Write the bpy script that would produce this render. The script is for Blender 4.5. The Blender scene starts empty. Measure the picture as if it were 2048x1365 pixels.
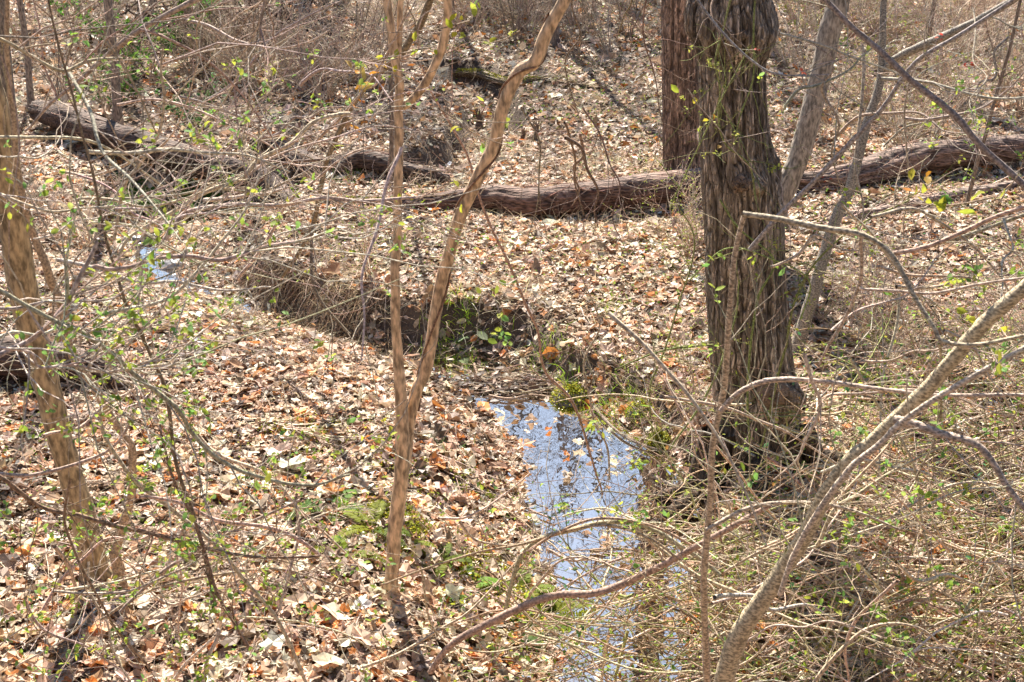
import bpy, math, numpy as np
from mathutils import Vector
# ------------------------------------------------------------------ camera, sky, sun
PITCH = math.radians(24.0); CAMZ = 4.2; FPX = 2048*50/36.0
scene = bpy.context.scene
COL = scene.collection
cam_d = bpy.data.cameras.new("camera"); cam = bpy.data.objects.new("camera", cam_d); COL.objects.link(cam)
cam.location = (0, 0, CAMZ); cam.rotation_euler = (math.pi/2-PITCH, 0, 0)
cam_d.lens = 50; cam_d.sensor_width = 36; cam_d.clip_start = 0.1; cam_d.clip_end = 600
cam_d.dof.use_dof = True; cam_d.dof.focus_distance = 10.5; cam_d.dof.aperture_fstop = 11.0
scene.camera = cam
SUN_EL = math.radians(44); SUN_AZ = math.radians(-10)        # azimuth from +Y towards +X
world = bpy.data.worlds.new("World"); scene.world = world; world.use_nodes = True
nt = world.node_tree; nt.nodes.clear()
sky = nt.nodes.new('ShaderNodeTexSky'); sky.sky_type = 'NISHITA'; sky.sun_disc = False
sky.sun_elevation = SUN_EL; sky.sun_rotation = SUN_AZ; sky.dust_density = .3; sky.air_density = 1.0
bg = nt.nodes.new('ShaderNodeBackground'); bg.inputs[1].default_value = 0.06
wo = nt.nodes.new('ShaderNodeOutputWorld'); nt.links.new(sky.outputs[0], bg.inputs[0]); nt.links.new(bg.outputs[0], wo.inputs[0])
sl = bpy.data.lights.new("sun", 'SUN'); sl.energy = 5.0; sl.angle = math.radians(0.53); sl.color = (1, 0.93, 0.83)
sun = bpy.data.objects.new("sun", sl); COL.objects.link(sun)
sd = Vector((math.sin(SUN_AZ)*math.cos(SUN_EL), math.cos(SUN_AZ)*math.cos(SUN_EL), math.sin(SUN_EL)))
sun.rotation_euler = sd.to_track_quat('Z', 'Y').to_euler()
scene.view_settings.view_transform = 'Standard'; scene.view_settings.look = 'None'
scene.view_settings.exposure = 1.65; scene.view_settings.gamma = 1

rng = np.random.default_rng(7)
# ------------------------------------------------------------------ pixel helpers (2048 x 1365 photo pixels)
CP, SP = math.cos(PITCH), math.sin(PITCH)
def rays(px, py):
    cx = (np.asarray(px, float)-1024)/FPX; cy = (682.5-np.asarray(py, float))/FPX
    return np.stack([cx, CP+cy*SP, -SP+cy*CP], -1)
def P(px, py, Y):
    d = rays(px, py); t = np.asarray(Y)/d[..., 1]
    return d*t[..., None]+np.array([0, 0, CAMZ])
def plane_pt(px, py, z):
    d = rays(px, py); t = (z-CAMZ)/d[..., 2]
    return d*t[..., None]+np.array([0, 0, CAMZ])
# ------------------------------------------------------------------ noise
def hash2(i, j, s=0):
    n = (i*374761393+j*668265263+s*1442695041).astype(np.int64) & 0xffffffff
    n = ((n ^ (n >> 13))*1274126177) & 0xffffffff
    return ((n ^ (n >> 16)) & 0xffff)/65535.0
def vnoise(x, y, s=0, per=None):
    x = np.asarray(x, float); y = np.asarray(y, float)
    i = np.floor(x).astype(np.int64); j = np.floor(y).astype(np.int64); fx = x-i; fy = y-j
    fx = fx*fx*(3-2*fx); fy = fy*fy*(3-2*fy); i1 = i+1
    if per: i = i % per; i1 = i1 % per
    a = hash2(i, j, s); b = hash2(i1, j, s); c = hash2(i, j+1, s); d = hash2(i1, j+1, s)
    return (a*(1-fx)+b*fx)*(1-fy)+(c*(1-fx)+d*fx)*fy
# ------------------------------------------------------------------ terrain
WZ = -0.27
def chan(lst, z=WZ):
    a = np.array(lst, float); p = plane_pt(a[:, 0], a[:, 1], z)
    return np.column_stack([p[:, 0], p[:, 1], a[:, 2]])
CH1 = chan([(1330,1560,.34),(1265,1400,.32),(1225,1240,.33),(1235,1120,.42),(1222,1010,.52),(1190,920,.47),(1120,850,.34),
            (1035,795,.28),(960,745,.27),(860,714,.13),(760,692,.08),(660,668,.07),(580,640,.06),(500,612,.03),(420,588,.06),
            (345,556,.07),(302,530,.10),(285,500,.10),(300,468,.09),(360,440,.16),(450,418,.14),(560,408,.12)])
CH2 = chan([(850,352,.12),(905,335,.16),(955,300,.2),(985,255,.2),(968,205,.2),(930,165,.2),(880,150,.15)], -.15)
CH3 = chan([(1040,436,.18),(1200,444,.2),(1380,450,.22),(1560,410,.2),(1740,383,.2),(1900,372,.2),(2100,366,.2)], -.08)
def sdist(x, y, ch):
    best = np.full(x.shape, 1e9); W = np.zeros(x.shape); S = np.zeros(x.shape)
    for a, b in zip(ch[:-1], ch[1:]):
        d = b[:2]-a[:2]; L = d@d
        t = np.clip(((x-a[0])*d[0]+(y-a[1])*d[1])/L, 0, 1)
        ex = x-(a[0]+t*d[0]); ey = y-(a[1]+t*d[1]); r = np.hypot(ex, ey); m = r < best
        best = np.where(m, r, best); W = np.where(m, a[2]+(b[2]-a[2])*t, W)
        S = np.where(m, np.sign(d[0]*ey-d[1]*ex), S)     # +1 left of travel (near / camera side), -1 right
    return best, W, S
def sstep(a): a = np.clip(a, 0, 1); return a*a*(3-2*a)
def height(x, y):
    x = np.asarray(x, float); y = np.asarray(y, float)
    h = .10*(vnoise(x*.45+9, y*.45)-.5)+.06*(vnoise(x*1.3, y*1.3, 3)-.5)+.03*(vnoise(x*4, y*4, 5)-.5)
    h = h+np.clip(4.7-y, 0, 30)*.55+np.clip(y-30, 0, 200)*.13
    h = h+.35*sstep((np.abs(x+0)-14)/20)
    r, w, s = sdist(x, y, CH1)
    r = r+.16*(vnoise(x*2.2, y*2.2, 8)-.5)+.07*(vnoise(x*6, y*6, 4)-.5)
    d = r-w
    near = s > 0
    wid = np.where(near, 1.05, .24+1.0*sstep((-1.85-x)/.6)+.25*sstep((x+.75)/.4)*vnoise(x*2.1+3, y*2.1, 77))
    bank = np.where(d > 0, sstep(d/wid), 0)
    bed = WZ-.02-.13*np.clip(1-(r/np.maximum(w, .05))**2, 0, 1)
    h = np.where(d > 0, bed*(1-bank)+(h+np.where(near, 0, .0))*bank, bed)
    for ch, dep, ww in ((CH2, .28, .22), (CH3, .10, .3)):
        r, w, s = sdist(x, y, ch); d = r-w+.12*(vnoise(x*3, y*3, 2)-.5)
        h = h-dep*(1-sstep(np.clip(d, 0, 9)/ww))
    return h
def G(px, py):
    d = rays(px, py); d = np.atleast_2d(d); out = []
    for q in d:
        t = np.linspace(2.5, 60, 2400); p = q[None]*t[:, None]; z = p[:, 2]+CAMZ-height(p[:, 0], p[:, 1])
        k = int(np.argmax(z < 0)) if (z < 0).any() else 2399
        out.append(q*t[k]+np.array([0, 0, CAMZ]))
    return np.array(out)[0] if np.ndim(px) == 0 else np.array(out)
def GY(px, py): return float(G(float(px), float(py))[1])
def slope(x, y):
    e = .03; return np.stack([(height(x+e, y)-height(x-e, y))/(2*e), (height(x, y+e)-height(x, y-e))/(2*e)], -1)
# ------------------------------------------------------------------ mesh builder
class MB:
    def __init__(s): s.v = []; s.c = []; s.f = {3: [], 4: []}; s.n = 0
    def add(s, v, f, c):
        v = np.asarray(v, np.float32).reshape(-1, 3); f = np.asarray(f, np.int64)
        c = np.broadcast_to(np.asarray(c, np.float32), v.shape)
        s.v.append(v); s.c.append(c); s.f[f.shape[1]].append(f+s.n); s.n += len(v)
    def build(s, name, mat, parent=None, smooth=True, off=None):
        me = bpy.data.meshes.new(name)
        v = np.concatenate(s.v)
        if off is not None: v = v-np.asarray(off, np.float32)
        parts = [(k, np.concatenate(a)) for k, a in s.f.items() if a]
        nf = sum(len(a) for k, a in parts); nl = sum(a.size for k, a in parts)
        me.vertices.add(len(v)); me.vertices.foreach_set('co', v.ravel())
        me.loops.add(nl); me.loops.foreach_set('vertex_index', np.concatenate([a.ravel() for k, a in parts]).astype(np.int32))
        me.polygons.add(nf)
        tot = np.concatenate([np.full(len(a), k) for k, a in parts]); st = np.concatenate([[0], np.cumsum(tot)[:-1]])
        me.polygons.foreach_set('loop_start', st.astype(np.int32))
        try: me.polygons.foreach_set('loop_total', tot.astype(np.int32))
        except Exception: pass
        me.polygons.foreach_set('use_smooth', np.full(nf, smooth))
        at = me.color_attributes.new('col', 'FLOAT_COLOR', 'POINT')
        c = np.concatenate(s.c); at.data.foreach_set('color', np.column_stack([c, np.ones(len(c))]).astype(np.float32).ravel())
        me.update(calc_edges=True); me.materials.append(mat)
        o = bpy.data.objects.new(name, me); COL.objects.link(o)
        if parent is not None: o.parent = parent
        return o
def thing(name, label, cat, loc=(0, 0, 0), group=None, kind=None):
    o = bpy.data.objects.new(name, None); COL.objects.link(o); o.location = tuple(float(a) for a in loc); o.empty_display_size = .2
    return tag(o, label, cat, group, kind)
def tag(o, label=None, cat=None, group=None, kind=None):
    if label: o['label'] = label
    if cat: o['category'] = cat
    if group: o['group'] = group
    if kind: o['kind'] = kind
    return o
def copy_thing(r, loc, rz=0., sc=1., label=None, group=None, cat=None):
    c = r.copy(); COL.objects.link(c); c.location = tuple(float(a) for a in loc); c.rotation_euler = (0, 0, rz); c.scale = (sc,)*3
    if label: c['label'] = label
    if group: c['group'] = group
    if cat: c['category'] = cat
    for ch in list(r.children):
        k = ch.copy(); COL.objects.link(k); k.parent = c
    return c
# ------------------------------------------------------------------ tubes
def nrm(a): return a/np.maximum(np.linalg.norm(a, axis=-1, keepdims=True), 1e-9)
def tubes(mb, PT, R, k=4, col=(.3, .25, .2), bump=0.):
    PT = np.asarray(PT, float); R = np.asarray(R, float); T, n, _ = PT.shape
    tg = nrm(np.gradient(PT, axis=1))
    mean = nrm(PT[:, -1]-PT[:, 0])
    ref = np.where(np.abs(mean[:, 2:3]) > .7, np.array([[1., .13, 0]]), np.array([[.07, .05, 1.]]))
    u = nrm(np.cross(tg, ref[:, None, :])); w = np.cross(tg, u)
    a = np.arange(k)*2*math.pi/k
    rr = R[:, :, None, None]*np.ones((1, 1, k, 1))
    if bump: rr = rr*(1+bump*rng.normal(size=(T, n, k, 1)))
    v = PT[:, :, None, :]+rr*(np.cos(a)[None, None, :, None]*u[:, :, None, :]+np.sin(a)[None, None, :, None]*w[:, :, None, :])
    idx = np.arange(T*n*k).reshape(T, n, k)
    A = idx[:, :-1]; B = idx[:, 1:]
    f = np.stack([A, np.roll(A, -1, 2), np.roll(B, -1, 2), B], -1).reshape(-1, 4)
    c = np.asarray(col, float)
    if c.ndim == 2: c = np.repeat(c, n*k, 0)
    mb.add(v, f, c)
def crom(p, m):
    p = np.asarray(p, float); n = len(p)
    q = np.vstack([2*p[0]-p[1], p, 2*p[-1]-p[-2]])
    t = np.linspace(0, n-1, m); i = np.minimum(t.astype(int), n-2); f = (t-i)[:, None]
    a, b, c, d = q[i], q[i+1], q[i+2], q[i+3]
    return .5*((2*b)+(c-a)*f+(2*a-5*b+4*c-d)*f**2+(-a+3*b-3*c+d)*f**3)
def trace(pts, Y, w, m=None, jit=.0):
    """pts: photo pixels; Y: world distance(s); w: width(s) in photo pixels -> points, radii"""
    a = np.array(pts, float); n = len(a)
    s = np.concatenate([[0], np.cumsum(np.hypot(*np.diff(a, axis=0).T))]); s /= s[-1]
    Yv = np.interp(s, np.linspace(0, 1, len(np.atleast_1d(Y))), np.atleast_1d(Y))
    wv = np.interp(s, np.linspace(0, 1, len(np.atleast_1d(w))), np.atleast_1d(w))
    p = P(a[:, 0], a[:, 1], Yv); t = Yv/rays(a[:, 0], a[:, 1])[:, 1]
    r = wv/2/FPX*t
    m = m or max(8, n*5)
    q = crom(np.column_stack([p, r]), m); q[:, 3] = np.maximum(q[:, 3], 4e-4)
    if jit:
        for sc, am in ((3., 1.), (7., .5)):
            ph = rng.uniform(0, 50, 3); L = np.concatenate([[0], np.cumsum(np.linalg.norm(np.diff(q[:, :3], axis=0), axis=1))])
            for ax in range(3): q[1:-1, ax] += jit*am*(vnoise(L[1:-1]*sc+ph[ax], 0*L[1:-1]+.5, ax)-.5)
    return q[:, :3], q[:, 3]
def grow(S, D, L, n, wob=.12, up=0., kink=0.):
    S = np.asarray(S, float); D = nrm(np.asarray(D, float)); out = [S]; T = len(S); L = np.broadcast_to(L, (T,))
    for i in range(n-1):
        D = D+rng.normal(size=(T, 3))*wob; D[:, 2] += up; D = nrm(D); out.append(out[-1]+D*(L/(n-1))[:, None])
    return np.stack(out, 1)
def spawn(PT, m, ang=.7, lo=.25, hi=1., upb=0.):
    T, n, _ = PT.shape; i = rng.integers(0, T, m); t = rng.uniform(lo, hi, m)*(n-1.001); k = t.astype(int); f = (t-k)[:, None]
    S = PT[i, k]*(1-f)+PT[i, k+1]*f; tg = nrm(PT[i, k+1]-PT[i, k])
    pr = nrm(np.cross(tg, rng.normal(size=(m, 3)))); a = rng.normal(ang, .2, m)[:, None]
    D = tg*np.cos(a)+pr*np.sin(a); D[:, 2] += upb
    return S, nrm(D), i, t/(n-1)
def taper(r0, r1, n): return np.linspace(0, 1, n)[None]*(np.asarray(r1)-np.asarray(r0))[:, None]+np.asarray(r0)[:, None]
# ------------------------------------------------------------------ leaves (flat small shapes with fold)
def leaf_batch(mb, pos, size, col, tmpl='oval', flat=.5, nrmv=None, curl=.25):
    pos = np.asarray(pos, float); T = len(pos); size = np.broadcast_to(size, (T,))
    if tmpl == 'oval':
        v = np.array([[0, 0, 0], [.28, .4, .07], [.22, .8, .05], [0, 1.05, -.06], [-.22, .8, .05], [-.28, .4, .07], [0, .45, -.02]]); ring = [0, 1, 2, 3, 4, 5]; ctr = 6
    elif tmpl == 'quad':
        v = np.array([[0, 0, 0], [.34, .5, .12], [0, 1., 0], [-.34, .5, .12], [0, .5, -.02]]); ring = [0, 1, 2, 3]; ctr = 4
    else:
        v, ring, ctr = tmpl
    v = v[None].repeat(T, 0)*size[:, None, None]
    if curl:
        c = rng.normal(0, curl, T)[:, None]; yy = v[:, :, 1]/size[:, None]; xx = v[:, :, 0]/size[:, None]
        v[:, :, 2] += size[:, None]*(c*(yy-.5)**2*1.6+rng.normal(0, curl, T)[:, None]*xx**2*2.2)
        v[:, :, 2] += rng.normal(0, curl*.12, v.shape[:2])*size[:, None]
    up = np.array([0, 0, 1.])+rng.normal(size=(T, 3))*flat
    if nrmv is not None: up = up+nrmv-np.array([0, 0, 1.])
    up = nrm(up); fw = nrm(np.cross(rng.normal(size=(T, 3)), up)); rt = np.cross(fw, up)
    w = v[:, :, 0:1]*rt[:, None]+v[:, :, 1:2]*fw[:, None]+v[:, :, 2:3]*up[:, None]+pos[:, None]
    m = len(v[0]); r = np.array(ring)
    f = np.stack([r, np.roll(r, -1), np.full(len(r), ctr)], -1)
    F = (f[None]+(np.arange(T)*m)[:, None, None]).reshape(-1, 3)
    c = np.asarray(col, float)
    if c.ndim == 2: c = np.repeat(c, m, 0)
    mb.add(w, F, c)
def lobed(kind):
    n = {'maple': 20, 'oak': 18, 'beech': 10, 'poplar': 14}[kind]
    th = np.arange(n)*2*math.pi/n
    if kind == 'maple': r = .5*(.62+.38*np.abs(np.cos(th*2.5)))*(1-.25*np.cos(th+math.pi/2+0)*0); r = np.where(np.arange(n) % 2 == 0, r, r*.8); x = r*np.sin(th); y = .45-r*np.cos(th)
    elif kind == 'oak': x = .27*np.sin(th)*(1+.38*np.cos(th*7)); y = .5-.52*np.cos(th)
    elif kind == 'poplar': r = .46*(.8+.25*np.cos(th*4+.4)); x = r*np.sin(th); y = .45-r*np.cos(th)
    else: x = .26*np.sin(th)*(1+.15*np.cos(th)); y = .5-.5*np.cos(th)
    z = .10*np.sin(th*3+rng.uniform(0, 6))*.6+rng.normal(0, .05, n)+.12*np.abs(x)
    v = np.vstack([np.column_stack([x, y, z]), [0, .48, -.03]])
    return v, list(range(n)), n
# ------------------------------------------------------------------ materials
def newmat(name):
    m = bpy.data.materials.new(name); m.use_nodes = True; t = m.node_tree; t.nodes.clear(); return m, t
def N(t, typ, **kw):
    n = t.nodes.new(typ)
    for k, v in kw.items(): setattr(n, k, v)
    return n
def colmat(name, rough=.75, trans=0., nscale=60., namp=.35, bump=.3, bdist=.004, stretch=(1, 1, 1), spec=.3, gain=1., lo=.3, hi=.7):
    m, t = newmat(name); L = t.links.new
    at = N(t, 'ShaderNodeAttribute'); at.attribute_name = 'col'
    tc = N(t, 'ShaderNodeTexCoord'); mp = N(t, 'ShaderNodeMapping'); mp.inputs['Scale'].default_value = stretch
    L(tc.outputs['Object'], mp.inputs[0])
    no = N(t, 'ShaderNodeTexNoise'); no.inputs['Scale'].default_value = nscale; no.inputs['Detail'].default_value = 5; L(mp.outputs[0], no.inputs[0])
    mr = N(t, 'ShaderNodeMapRange'); mr.inputs[1].default_value = lo; mr.inputs[2].default_value = hi
    mr.inputs[3].default_value = gain*(1-namp); mr.inputs[4].default_value = gain*(1+namp); L(no.outputs[0], mr.inputs[0])
    mx = N(t, 'ShaderNodeVectorMath', operation='SCALE'); L(at.outputs['Color'], mx.inputs[0]); L(mr.outputs[0], mx.inputs['Scale'])
    bs = N(t, 'ShaderNodeBsdfPrincipled'); bs.inputs['Roughness'].default_value = rough; bs.inputs['Specular IOR Level'].default_value = spec
    L(mx.outputs[0], bs.inputs['Base Color'])
    if bump:
        b = N(t, 'ShaderNodeBump'); b.inputs['Strength'].default_value = bump; b.inputs['Distance'].default_value = bdist
        L(no.outputs[0], b.inputs['Height']); L(b.outputs[0], bs.inputs['Normal'])
    out = N(t, 'ShaderNodeOutputMaterial')
    if trans:
        tr = N(t, 'ShaderNodeBsdfTranslucent'); L(mx.outputs[0], tr.inputs[0]); ms = N(t, 'ShaderNodeMixShader'); ms.inputs[0].default_value = trans
        L(bs.outputs[0], ms.inputs[1]); L(tr.outputs[0], ms.inputs[2]); L(ms.outputs[0], out.inputs[0])
    else: L(bs.outputs[0], out.inputs[0])
    return m
M_litter = colmat('dry_leaf', .55, .28, 45, .28, .25, .004, spec=.45)
M_green = colmat('green_leaf', .6, .45, 60, .2, 0, spec=.12, gain=.8)
M_grass = colmat('grass_blade', .6, .4, 30, .2, 0, spec=.15)
M_twig = colmat('twig_bark', .8, 0, 90, .42, .6, .003, spec=.1, lo=.38, hi=.62)
M_smooth = colmat('smooth_bark', .7, 0, 46, .55, .9, .007, (1, 1, .35), lo=.36, hi=.64)
M_mottle = colmat('mottled_bark', .75, 0, 85, .5, .8, .004, (1, 1, 1.8), lo=.4, hi=.6)
M_bark = colmat('furrowed_bark', .85, 0, 28, .4, 1., .02, (1, 1, .22))
M_log = colmat('rotten_wood', .85, 0, 40, .6, 1., .03, (.3, 1, 1.6), lo=.38, hi=.62)
def furrow_mat():
    m, t = newmat('deep_furrowed_bark'); L = t.links.new
    at = N(t, 'ShaderNodeAttribute'); at.attribute_name = 'col'; tc = N(t, 'ShaderNodeTexCoord'); hs = []
    for sc, zs, dt in ((26, .13, 3), (60, .22, 4)):
        mp = N(t, 'ShaderNodeMapping'); mp.inputs['Scale'].default_value = (1, 1, zs); L(tc.outputs['Object'], mp.inputs[0])
        no = N(t, 'ShaderNodeTexNoise'); no.inputs['Scale'].default_value = sc; no.inputs['Detail'].default_value = dt; no.inputs['Distortion'].default_value = .35; L(mp.outputs[0], no.inputs[0])
        a = N(t, 'ShaderNodeMath', operation='SUBTRACT'); a.inputs[1].default_value = .5; L(no.outputs[0], a.inputs[0]); b = N(t, 'ShaderNodeMath', operation='ABSOLUTE'); L(a.outputs[0], b.inputs[0])
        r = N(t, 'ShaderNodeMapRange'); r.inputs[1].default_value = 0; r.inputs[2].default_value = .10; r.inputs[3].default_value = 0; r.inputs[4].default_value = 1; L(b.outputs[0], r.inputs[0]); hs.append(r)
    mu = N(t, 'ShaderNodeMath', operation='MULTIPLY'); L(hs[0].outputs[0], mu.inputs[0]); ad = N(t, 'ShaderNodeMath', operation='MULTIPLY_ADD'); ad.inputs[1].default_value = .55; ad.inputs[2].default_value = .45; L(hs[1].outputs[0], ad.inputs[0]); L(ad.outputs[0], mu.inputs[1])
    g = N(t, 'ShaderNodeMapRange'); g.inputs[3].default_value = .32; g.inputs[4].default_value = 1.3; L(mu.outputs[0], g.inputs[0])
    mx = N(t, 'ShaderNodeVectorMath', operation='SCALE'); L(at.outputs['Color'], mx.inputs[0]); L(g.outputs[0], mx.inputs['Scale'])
    bp = N(t, 'ShaderNodeBump'); bp.inputs['Strength'].default_value = 1; bp.inputs['Distance'].default_value = .025; L(mu.outputs[0], bp.inputs['Height'])
    bs = N(t, 'ShaderNodeBsdfPrincipled'); bs.inputs['Roughness'].default_value = .9; bs.inputs['Specular IOR Level'].default_value = .15; L(mx.outputs[0], bs.inputs['Base Color']); L(bp.outputs[0], bs.inputs['Normal'])
    o = N(t, 'ShaderNodeOutputMaterial'); L(bs.outputs[0], o.inputs[0]); return m
M_furrow = furrow_mat()
M_rock = colmat('wet_rock', .35, 0, 14, .4, .6, .02, spec=.6)
M_moss = colmat('moss', .9, .15, 120, .5, .6, .008)
def soil_mat():
    m, t = newmat('soil'); L = t.links.new
    tc = N(t, 'ShaderNodeTexCoord'); n1 = N(t, 'ShaderNodeTexNoise'); n1.inputs['Scale'].default_value = 3; n1.inputs['Detail'].default_value = 10
    n2 = N(t, 'ShaderNodeTexNoise'); n2.inputs['Scale'].default_value = 45; n2.inputs['Detail'].default_value = 6
    L(tc.outputs['Object'], n1.inputs[0]); L(tc.outputs['Object'], n2.inputs[0])
    cr = N(t, 'ShaderNodeValToRGB'); e = cr.color_ramp.elements
    e[0].position = .3; e[0].color = (.035, .024, .017, 1); e[1].position = .72; e[1].color = (.17, .115, .075, 1)
    mxn = N(t, 'ShaderNodeMath', operation='ADD'); ml = N(t, 'ShaderNodeMath', operation='MULTIPLY'); ml.inputs[1].default_value = .5
    L(n1.outputs[0], mxn.inputs[0]); L(n2.outputs[0], mxn.inputs[1]); L(mxn.outputs[0], ml.inputs[0]); L(ml.outputs[0], cr.inputs[0])
    b = N(t, 'ShaderNodeBump'); b.inputs['Strength'].default_value = .8; b.inputs['Distance'].default_value = .03; L(n2.outputs[0], b.inputs['Height'])
    bs = N(t, 'ShaderNodeBsdfPrincipled'); bs.inputs['Roughness'].default_value = .9; L(cr.outputs[0], bs.inputs['Base Color']); L(b.outputs[0], bs.inputs['Normal'])
    o = N(t, 'ShaderNodeOutputMaterial'); L(bs.outputs[0], o.inputs[0]); return m
def water_mat():
    m, t = newmat('stream_water'); L = t.links.new
    tc = N(t, 'ShaderNodeTexCoord'); mp = N(t, 'ShaderNodeMapping'); mp.inputs['Scale'].default_value = (1.2, 1, 1); L(tc.outputs['Object'], mp.inputs[0])
    n1 = N(t, 'ShaderNodeTexNoise'); n1.inputs['Scale'].default_value = 9; n1.inputs['Detail'].default_value = 1.5; n1.inputs['Distortion'].default_value = .3; L(mp.outputs[0], n1.inputs[0])
    b = N(t, 'ShaderNodeBump'); b.inputs['Strength'].default_value = .5; b.inputs['Distance'].default_value = .003; L(n1.outputs[0], b.inputs['Height'])
    tr = N(t, 'ShaderNodeBsdfTransparent'); tr.inputs[0].default_value = (.72, .62, .48, 1)
    gl = N(t, 'ShaderNodeBsdfGlossy'); gl.inputs[0].default_value = (.84, .80, .74, 1); gl.inputs['Roughness'].default_value = .02; L(b.outputs[0], gl.inputs['Normal'])
    fr = N(t, 'ShaderNodeFresnel'); fr.inputs[0].default_value = 1.33; L(b.outputs[0], fr.inputs['Normal'])
    ms = N(t, 'ShaderNodeMixShader'); L(fr.outputs[0], ms.inputs[0]); L(tr.outputs[0], ms.inputs[1]); L(gl.outputs[0], ms.inputs[2])
    o = N(t, 'ShaderNodeOutputMaterial'); L(ms.outputs[0], o.inputs[0]); return m
M_soil = soil_mat(); M_water = water_mat()
def jc(base, n, v=.25, h=.05):
    b = np.asarray(base, float)[None]*np.exp(rng.normal(0, v, (n, 1)))*(1+rng.normal(0, h, (n, 3))); return np.clip(b, .005, .9)
def pick(cols, wts, n, v=.2, h=.05):
    i = rng.choice(len(cols), n, p=np.array(wts)/sum(wts)); return np.clip(np.array(cols)[i]*np.exp(rng.normal(0, v, (n, 1)))*(1+rng.normal(0, h, (n, 3))), .005, .9)
# ------------------------------------------------------------------ ground
def axis(dense, d0, lim0, lim1, g=1.06):
    a = list(np.arange(dense[0], dense[1], d0)); s = d0
    while a[-1] < lim1: s *= g; a.append(a[-1]+s)
    s = d0; b = [a[0]]
    while b[-1] > lim0: s *= g; b.append(b[-1]-s)
    return np.array(b[::-1][:-1]+a)
gx = axis((-4.5, 4.5), .035, -140, 140); gy = axis((5.0, 13.5), .035, -25, 230, 1.035)
X, Yg = np.meshgrid(gx, gy); Z = height(X, Yg)
mb = MB(); idx = np.arange(X.size).reshape(X.shape)
mb.add(np.stack([X, Yg, Z], -1), np.stack([idx[:-1, :-1], idx[:-1, 1:], idx[1:, 1:], idx[1:, :-1]], -1).reshape(-1, 4), (.2, .15, .1))
tag(mb.build('ground', M_soil), kind='structure')
# water sheet following the channel
mb = MB(); cc = crom(CH1, 160)
tg = nrm(np.gradient(cc[:, :2], axis=0)); pn = np.column_stack([-tg[:, 1], tg[:, 0]])
rows = [np.column_stack([cc[:, :2]+pn*(cc[:, 2:3]+.22)*s, np.full(len(cc), WZ)]) for s in np.linspace(-1, 1, 7)]
W = np.stack(rows, 1); idx = np.arange(W.shape[0]*7).reshape(-1, 7)
mb.add(W, np.stack([idx[:-1, :-1], idx[:-1, 1:], idx[1:, 1:], idx[1:, :-1]], -1).reshape(-1, 4), (.1, .1, .1))
tag(mb.build('water', M_water), kind='structure')
mb = MB()
for (px, py, rx) in ((1095, 437, .17), (1160, 441, .09), (1290, 443, .2), (1345, 446, .12), (1594, 398, .16), (1735, 378, .26), (1480, 448, .15)):
    c = plane_pt(float(px), float(py), -.1); a = np.linspace(0, 2*math.pi, 19)[:-1]
    r = rx*(.8+.5*vnoise(a*2+px, a*0)); v = np.column_stack([c[0]+np.cos(a)*r, c[1]+np.sin(a)*r*.6, height(c[0]+np.cos(a)*r*.8, c[1]+np.sin(a)*r*.5).mean()+.035+0*a])
    v = np.vstack([v, [c[0], c[1], v[0, 2]]]); k = np.arange(18)
    mb.add(v, np.stack([k, (k+1) % 18, np.full(18, 18)], -1), (.1, .1, .1))
tag(mb.build('water', M_water), kind='structure')
# ------------------------------------------------------------------ leaf litter
def scatter(n, y0, y1, pw=1.0, margin=1.2, xoff=.42):
    y = y0+(y1-y0)*rng.uniform(0, 1, n)**pw
    x = rng.uniform(-1, 1, n)*(y*xoff+margin); return x, y
def dwater(x, y):
    r, w, s = sdist(x, y, CH1); return r-w, s
LC = [(.54, .37, .245), (.63, .49, .36), (.38, .215, .115), (.52, .20, .05), (.17, .115, .075), (.69, .57, .43)]
def litter(name, n, y0, y1, size, kinds, pw, extra=0.):
    mb = MB(); kinds_m = [lobed(k) if isinstance(k, str) and k not in ('quad', 'oval') else k for k in kinds]
    for km in kinds_m:
        m = n//len(kinds_m); x, y = scatter(m, y0, y1, pw); d, s = dwater(x, y)
        z0 = height(x, y); keep = (d > .02) | (rng.uniform(size=m) < .012)
        sl = slope(x, y); st = np.hypot(sl[:, 0], sl[:, 1]); keep &= rng.uniform(size=m) > np.clip((st-.45)*1.5, 0, .85)
        keep &= rng.uniform(size=m) < .55+.75*vnoise(x*1.5, y*1.5, 21)
        x, y, z0, sl, d = x[keep], y[keep], z0[keep], sl[keep], d[keep]; m = len(x)
        z = np.maximum(z0, np.where(d < .05, WZ, -9))+rng.uniform(0, .035, m)+.01
        s_ = size*np.exp(rng.normal(0, .36, m))
        tone = (vnoise(x*.8, y*.8, 31)-.5)
        c = pick(LC, [4, 3.2, 2.6, 1.3 if y0 < 8 else .9, 2.5, 1.9], m, .25, .04)*(1+.35*tone[:, None])
        nv = np.column_stack([-sl, np.ones(m)])
        leaf_batch(mb, np.column_stack([x, y, z]), s_, np.clip(c, .01, .8), km, .15+extra, nv, .26)
    return tag(mb.build(name, M_litter, smooth=False), 'brown and tan fallen leaves carpeting the forest floor', 'leaf litter', kind='stuff')
litter('leaf_litter', 52000, 3.2, 9.2, .070, ['maple', 'oak', 'beech', 'poplar', 'maple', 'beech'], .85)
litter('leaf_litter', 86000, 8.6, 15, .062, ['beech', 'oval', 'poplar', 'quad', 'oval'], .95, .1)
litter('leaf_litter', 120000, 14.5, 32, .080, ['quad'], .85, .2)
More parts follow.
